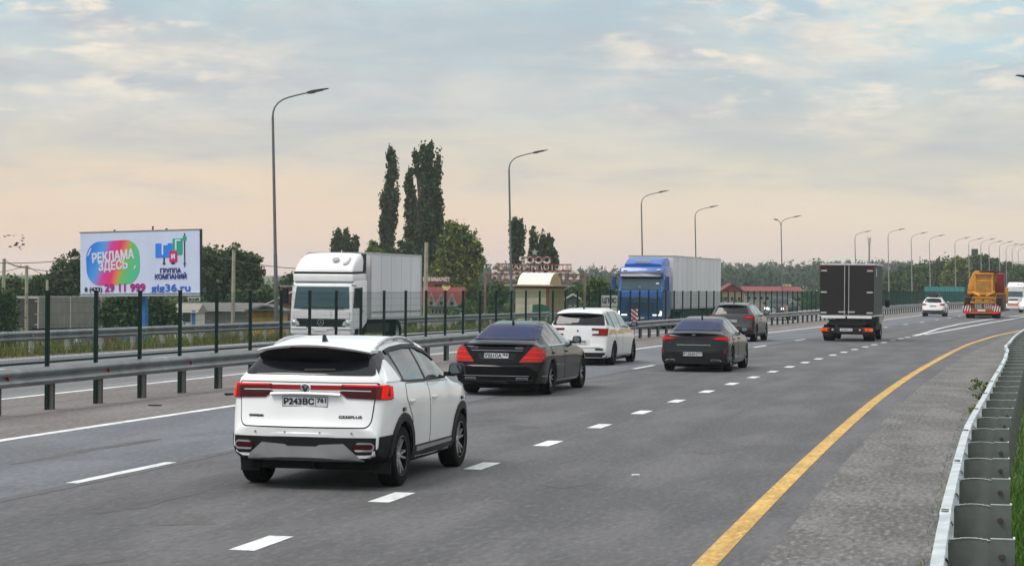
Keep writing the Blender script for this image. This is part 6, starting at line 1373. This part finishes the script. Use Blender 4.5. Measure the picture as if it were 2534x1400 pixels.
# --- blue tractor with white semi-trailer
bt = thing('blue_truck', 'blue oncoming tractor unit with a blue roof fairing and dark sun visor', 'truck', (at(1584,740,111).x, 111, 0), heading(114)+PI)
side_cab(bt, [(0,.35),(0,1.9),(-.10,2.10),(-.28,2.75),(-.34,3.05),(-.55,3.34),(-2.2,3.38),(-2.2,.9),(-1.9,.6),(-.4,.55),(-.35,.35)], 2.44, TBLUE, .07)
MB().box((0,.012,1.05), (2.40,.03,1.35)).build('front_mask', TBLUE2, bt, bevel=.02)
MB().add([(-1.1,-.06,2.10),(1.1,-.06,2.10),(1.06,-.245,2.74),(-1.06,-.245,2.74),(-1.1,-.14,2.10),(1.1,-.14,2.10),(1.06,-.32,2.74),(-1.06,-.32,2.74)], [(0,1,2,3),(4,7,6,5),(0,4,5,1),(1,5,6,2),(2,6,7,3),(3,7,4,0)]).build('windshield', WSH, bt, bevel=.01)
for x, z, w in ((-.92,2.45,.16),(-.45,2.20,.45),(.45,2.16,.3),(.05,2.24,.12)): MB().box((x,-.12,z), (w,.02,.09)).build('dashboard_item', PLT, bt)
MB().prism([(-.18,2.76),(-.02,2.80),(-.16,3.06),(-.34,3.06)], 'x', -1.14, 1.14).build('sun_visor', M('dark_visor', (.012,.018,.04), rough=.3, var=0), bt, bevel=.02)
V = MB(); S_ = []; n = 8
for i in range(n+1):
    u = i/n; y = -.62-1.5*u; h = 3.36+.50*math.sin(PI/2*min(1, .12+u*1.3))**.7; hw = 1.02+.12*u
    S_.append([(-hw,y,3.33),(-hw,y,3.36+(h-3.36)*.6),(-hw*.9,y,h-.03),(-hw*.4,y,h),(hw*.4,y,h),(hw*.9,y,h-.03),(hw,y,3.36+(h-3.36)*.6),(hw,y,3.33)])
m = 8; vs = [p for r_ in S_ for p in r_]; V.add(vs, [(i*m+k, i*m+k+1, (i+1)*m+k+1, (i+1)*m+k) for i in range(n) for k in range(m-1)]+[tuple(n*m+k for k in range(m)), tuple(range(m-1,-1,-1))]).build('roof_fairing', TBLUE, bt, smooth=50)
o = MB().box((0,0,0), (.84,.02,.20)).build('roof_sign', PLT, bt, loc=(-.02,-.64,3.60), bevel=.01); o.rotation_euler.x = -.45
for q in (-1, 1):
    MB().box((q*.93,-.36,3.17), (.22,.04,.08)).build('roof_lamp', PLT, bt, bevel=.02)
    h_ = MB().prism([(q*.70,.72),(q*1.19,.72),(q*1.2,.96),(q*1.10,.98),(q*1.08,.80),(q*.70,.79)], 'y', -.05, .04).build('headlight', HLE, bt)
    m_ = MB().box((0,0,0), (.24,.14,.80)).build('mirror', TBLUE2, bt, bevel=.04, loc=(q*1.46,-.05,2.45)); MB().tube([(q*-.1,0,.42),(q*-.32,-.1,.45)], .025, 6).build('mirror_arm', CLAD, m_)
    MB().prism([(-.2,2.02),(-.36,2.66),(-1.15,2.68),(-1.15,2.02)], 'x', q*1.215, q*1.227).build('door_window', GLASS, bt, smooth=0)
    MB().prism([(-.12,.8),(-.14,1.98),(-1.22,1.98),(-1.22,.8)], 'x', q*1.21, q*1.232).build('door', TBLUE, bt, bevel=.006)
    for z in (.45, .8): MB().box((q*1.15,-.9,z), (.2,.6,.05)).build('step', FRM, bt)
    MB().box((q*1.12,-3.9,.95), (.24,1.6,.08)).build('mudguard', FRM, bt)
    twheel(bt, q*1.05, -1.45, .5, .31); twheel(bt, q*.98, -4.9, .5, .55)
for x, w in ((-.75,.34),(-.30,.46),(.22,.46),(.72,.40)): MB().box((x,.035,1.67), (w-.03,.02,.035)).build('grille_strip', CHR, bt)
for z in (1.0,1.12,1.24,1.36): MB().box((0,.03,z), (1.6,.02,.05)).build('grille_slat', FRM, bt)
text('MAN', .19, CHR, bt, (.0,.045,1.50), rot=(PI/2,0,PI), width=.62, bold=.01, extrude=.01)
MB().box((0,-.02,.48), (2.4,.16,.34)).build('bumper', TBLUE2, bt, bevel=.04); MB().box((0,.07,.58), (.52,.01,.11)).build('license_plate', PLT, bt); MB().box((0,-3.2,.85), (.9,5.6,.3)).build('chassis', FRM, bt)
str_ = thing('semi_trailer', 'long white box semi-trailer coupled behind the blue tractor', 'trailer', bt.matrix_basis @ Vector((0,-2.55,0)), bt.rotation_euler.z+.0)
ah = heading(125)+PI; str_.rotation_euler.z = ah
MB().box((0,-6.75,2.53), (2.52,13.5,2.84)).build('box', TBOX, str_, bevel=.02)
MB().box((0,-6.75,3.965), (2.56,13.54,.05)).box((0,-6.75,1.10), (2.56,13.54,.1)).build('box_frame', METAL_L, str_)
MB().box((0,-7.2,.98), (.9,12,.18)).build('chassis', FRM, str_)
for q in (-1, 1):
    for k in range(1, 11): MB().box((q*1.263,-k*1.25+.1,2.53), (.008,.03,2.7)).build('panel_seam', MATS['faint_seam'], str_)
for q in (-1, 1):
    for y in (-9.1,-10.4,-11.7): twheel(str_, q*1.03, y, .5, .4)
    MB().box((q*1.18,-5.6,.72), (.05,4.6,.45)).build('side_guard', FRM, str_); MB().box((q*.8,-2.6,.5), (.12,.12,1.0)).build('landing_leg', FRM, str_)
# --- black box truck ahead of us (forward +y, origin under the rear door)
bx = thing('box_truck', 'delivery truck with a black box body, silver door bars and orange tail lights', 'truck', R(90.2, 5.76), heading(90))
MB().box((0,1.85,2.20), (2.26,3.7,2.16)).build('box', BOXS, bx, bevel=.02)
MB().box((0,1.85,3.29), (2.32,3.76,.05)).build('roof_panel', TBOX, bx, bevel=.01); MB().box((0,1.85,1.10), (2.3,3.72,.07)).build('floor_frame', METAL_L, bx)
for q in (-1, 1):
    d_ = MB().box((q*.562,-.02,2.19), (1.11,.04,2.10)).build('rear_door', BOXD, bx, bevel=.008)
    for z in (1.22, 2.1, 3.02): MB().box((q*.98,-.055,z), (.26,.03,.06)).build('hinge', METAL_L, d_, bevel=.01)
    MB().tube([(q*.09,-.065,1.16),(q*.09,-.065,3.24)], .017, 8).build('door_bar', METAL_L, d_); MB().box((q*.2,-.06,1.26), (.3,.04,.06)).build('handle', METAL_L, d_)
    MB().box((q*1.02,-.03,3.17), (.20,.05,.07)).build('marker_lamp', TL, bx); MB().box((q*1.135,.02,2.2), (.03,.06,2.1)).build('corner_trim', BOXD, bx)
    MB().box((q*.555,-.10,1.03), (1.04,.10,.10)).build('step_beam', PLT, bx, bevel=.015)
    t_l = MB().box((q*.93,-.14,.50), (.42,.06,.14)).build('tail_light', AMB, bx, bevel=.01); MB().box((q*.93,-.175,.50), (.13,.01,.11)).build('lens', TLB, t_l); MB().box((q*.76,-.175,.50), (.09,.01,.11)).build('lens', TL, t_l)
    MB().lathe([(0,-.18),(.04,-.175),(.045,-.15)], 12, 'y', (q*.58,0,.50)).build('reversing_lamp', HL, bx)
    twheel(bx, q*.86, 1.05, .355, .46); twheel(bx, q*.90, 4.4, .355, .22); MB().box((q*.86,.60,.40), (.46,.02,.42)).build('mud_flap', FRM, bx)
    m_ = MB().box((q*1.22,5.0,1.62), (.20,.10,.36)).build('mirror', CLAD, bx, bevel=.04); MB().tube([(q*1.0,5.0,1.5),(q*1.2,5.0,1.55)], .02, 6).build('mirror_arm', CLAD, m_)
    MB().box((q*1.02,2.6,.62), (.08,1.6,.30)).build('side_guard', FRM, bx)
MB().box((0,-.10,.47), (2.1,.08,.24)).build('light_board', FRM, bx, bevel=.01)
pp_ = MB().box((0,-.16,.50), (.53,.02,.115)).build('license_plate', PLT, bx); text('А318ОХ 36', .07, BLK, pp_, (0,-.172,.50), width=.46, bold=.003, extrude=.001)
MB().box((0,2.6,.80), (.8,5.0,.34)).box((0,.3,.82), (1.5,.7,.24)).build('chassis', FRM, bx); MB().tube([(-.8,1.05,.36),(.8,1.05,.36)], .08, 8).build('rear_axle', FRM, bx)
side_cab(bx, [(3.8,.45),(3.8,2.10),(4.0,2.20),(4.6,2.16),(5.3,1.42),(5.75,1.15),(5.85,.45)], 1.98, paint('truck_cab_grey', (.12,.125,.13)), .06)
MB().box((1.145,1.0,2.95), (.012,.16,.34)).build('side_sticker', PLT, bx)
# --- low loader and bulldozer
YEL = M('machine_yellow', (.60,.26,.02), rough=.6, var=.35, scale=1.5); YELD = M('machine_yellow_dirty', (.36,.17,.03), rough=.8, var=.45, scale=2); TRK = M('rusty_track', (.075,.042,.026), rough=.85, var=.4, scale=3); REDT = M('trailer_red', (.34,.05,.02), rough=.6, var=.3); REDX = M('red_machine_part', (.22,.012,.02), rough=.6, var=.15); ORG = M('trailer_orange', (.45,.13,.02), rough=.6, var=.2)
ll = thing('low_loader', 'red low loader trailer with striped boards and lit tail lamps', 'trailer', R(169.6, 6.10), heading(169))
MB().box((0,6.5,.62), (2.75,13,.24)).build('deck', TRK, ll, bevel=.03); MB().box((0,.0,.60), (2.9,.16,.36)).build('rear_beam', REDT, ll, bevel=.03); MB().box((0,-.09,.44), (2.3,.05,.10)).build('lower_strip', ORG, ll)
for q in (-1, 1):
    b2 = MB().box((q*1.15,-.10,.78), (.62,.03,.42)).build('warning_board', PLT, ll)
    for k in range(3): MB().prism([(q*1.15-.31+.2*k,.57),(q*1.15-.21+.2*k,.57),(q*1.15-.11+.2*k,.99),(q*1.15-.21+.2*k,.99)] , 'y', -.125, -.115).build('stripe', TL, b2, smooth=0)
    MB().box((q*1.15,-.10,.46), (.44,.05,.13)).build('tail_light', TLB, ll, bevel=.01)
    for y in (1.3,2.6,3.9): twheel(ll, q*1.02, y, .42, .5)
    MB().box((q*1.05,.3,.95), (.35,.8,.25)).build('ramp', REDT, ll, bevel=.03)
MB().box((0,-.10,.64), (.60,.03,.14)).build('license_plate', PLT, ll); MB().box((0,1.2,.30), (2.6,.5,.25)).build('underrun_guard', FRM, ll)
bd = thing('bulldozer', 'dirty yellow bulldozer with ripper frame and rusty tracks on the low loader', 'bulldozer', R(171.6, 6.15, .74), heading(171))
for q in (-1, 1):
    tk = MB().prism([(-.5,.35),(-.2,.0),(4.6,.0),(5.0,.4),(4.8,.95),(4.2,1.15),(.2,1.15),(-.35,.9)], 'x', q*1.0, q*1.52).build('track', TRK, bd, bevel=.05)
    for k in range(7):
        z = .12+.15*k; MB().box((q*1.26,-.52+.03*abs(k-3),z), (.56,.12,.05)).build('track_shoe', TRK, tk)
    for y in (0,.8,1.6,2.4,3.2,4.0): MB().box((q*1.26,y,1.18), (.56,.16,.06)).build('track_shoe', TRK, tk)
    MB().box((q*.82,-.6,.75), (.16,.9,.16)).build('ripper_arm', YELD, bd, bevel=.03)
    MB().tube([(q*.25,-.95,1.05),(q*.85,-.25,1.35)], .09, 8).build('hydraulic_cylinder', YEL, bd)
    MB().box((q*.68,-.35,2.0), (.14,.14,1.75)).build('frame_upright', YEL, bd, bevel=.02)
MB().box((0,1.6,1.55), (1.5,4.0,1.1)).build('body', YELD, bd, bevel=.06); MB().box((0,-.2,2.0), (1.3,.2,1.5)).build('rear_panel', YEL, bd, bevel=.04)
for z in (2.55, 2.15): MB().box((0,-.33,z), (1.05,.06,.16)).build('slot', YELD, bd, bevel=.02)
MB().box((0,-.38,2.84), (1.55,.18,.14)).box((0,-.38,1.22), (1.5,.2,.2)).build('cross_beam', YEL, bd, bevel=.02)
MB().box((-.05,-1.0,.52), (1.9,.18,.2)).box((-.05,-.98,.9), (1.7,.14,.14)).build('ripper_beam', YELD, bd, bevel=.03)
for x in (-.8, 0, .8): MB().prism([(-.1,0),(.1,0),(.06,.8),(-.08,.8)], 'y', -1.05, -.85, M=Matrix.Translation((x,0,.0))).build('ripper_tooth', TRK, bd)
MB().prism([(-1.25,1.9),(-.85,2.95),(-.7,2.95),(-.75,1.5),(-1.2,1.5)], 'y', -.1, 1.2).build('side_tank', YEL, bd, bevel=.04)
MB().box((.1,1.4,2.55), (1.5,1.6,.9)).build('cab', YELD, bd, bevel=.05); MB().box((.4,1.2,3.02), (1.9,2.0,.08)).build('cab_roof', M('dark_red_roof', (.09,.012,.012), rough=.7), bd, bevel=.02)
MB().box((-.55,-.05,2.98), (.4,.3,.16)).build('lamp_bracket', YEL, bd, bevel=.03)
MB().box((1.0,3.6,2.1), (.9,1.6,1.6)).build('red_side_casing', REDX, bd, bevel=.05); MB().box((0,5.4,1.1), (3.3,.3,1.3)).build('blade', YEL, bd, bevel=.06)
# --- far traffic
ft = copy_tree(wt_); ft.name = 'white_truck'; p = at(2512, 740, 292); ft.location = (p.x, 292, 0); ft.rotation_euler.z = heading(300)+PI; ft['label'] = 'far white truck just right of the bulldozer'
fc = Car('car', 'small white and orange car right behind the low loader', 'car', LFT, P_WHITE2); fc.wheels(); fc.decal('rear_window', [(-.68,1.09),(.68,1.09),(.55,1.37),(-.55,1.37)], 'B', GLASS, rnd=.05)
for q in (-1, 1): fc.decal('tail_light', [(q*.5,.84),(q*.9,.84),(q*.9,.95),(q*.5,.95)], 'B', TLB, off=.02)
fc.decal('orange_panel', [(-.6,.55),(.6,.55),(.6,.80),(-.6,.80)], 'B', ORG, off=.01); fc.sides('side_window', [(.95,1.08),(1.3,1.28),(2.1,1.39),(2.9,1.22),(3.2,1.0),(1.3,1.02)], GLASS_S)
p = at(2508, 755, 232); t_ = p.x*ST+p.y*CT; fc.place(t_, (p.x*CT-p.y*ST)-cen(t_)[0]); fc.under()
fv = gsuv('white vehicle cut off by the right edge of the picture', P_WHITE2); p = at(2549, 750, 215); t_ = p.x*ST+p.y*CT; fv.place(t_, (p.x*CT-p.y*ST)-cen(t_)[0], rev=True)

# ------------------------------------------------------------------ haze
hz = MB().box((0, 1150, 12.5), (1900, 2440, 36)).build('haze', [], smooth=0)
hm = bpy.data.materials.new('haze'); hm.use_nodes = True; nt = hm.node_tree; nt.nodes.remove(nt.nodes['Principled BSDF']); pv = nt.nodes.new('ShaderNodeVolumePrincipled')
pv.inputs['Color'].default_value = (.86,.93,.96,1); pv.inputs['Density'].default_value = .00022; pv.inputs['Anisotropy'].default_value = 0.0
nt.links.new(pv.outputs[0], nt.nodes['Material Output'].inputs['Volume']); hz.data.materials.clear(); hz.data.materials.append(hm); tag(hz, 'thin pale haze over the road and fields', kind='stuff')
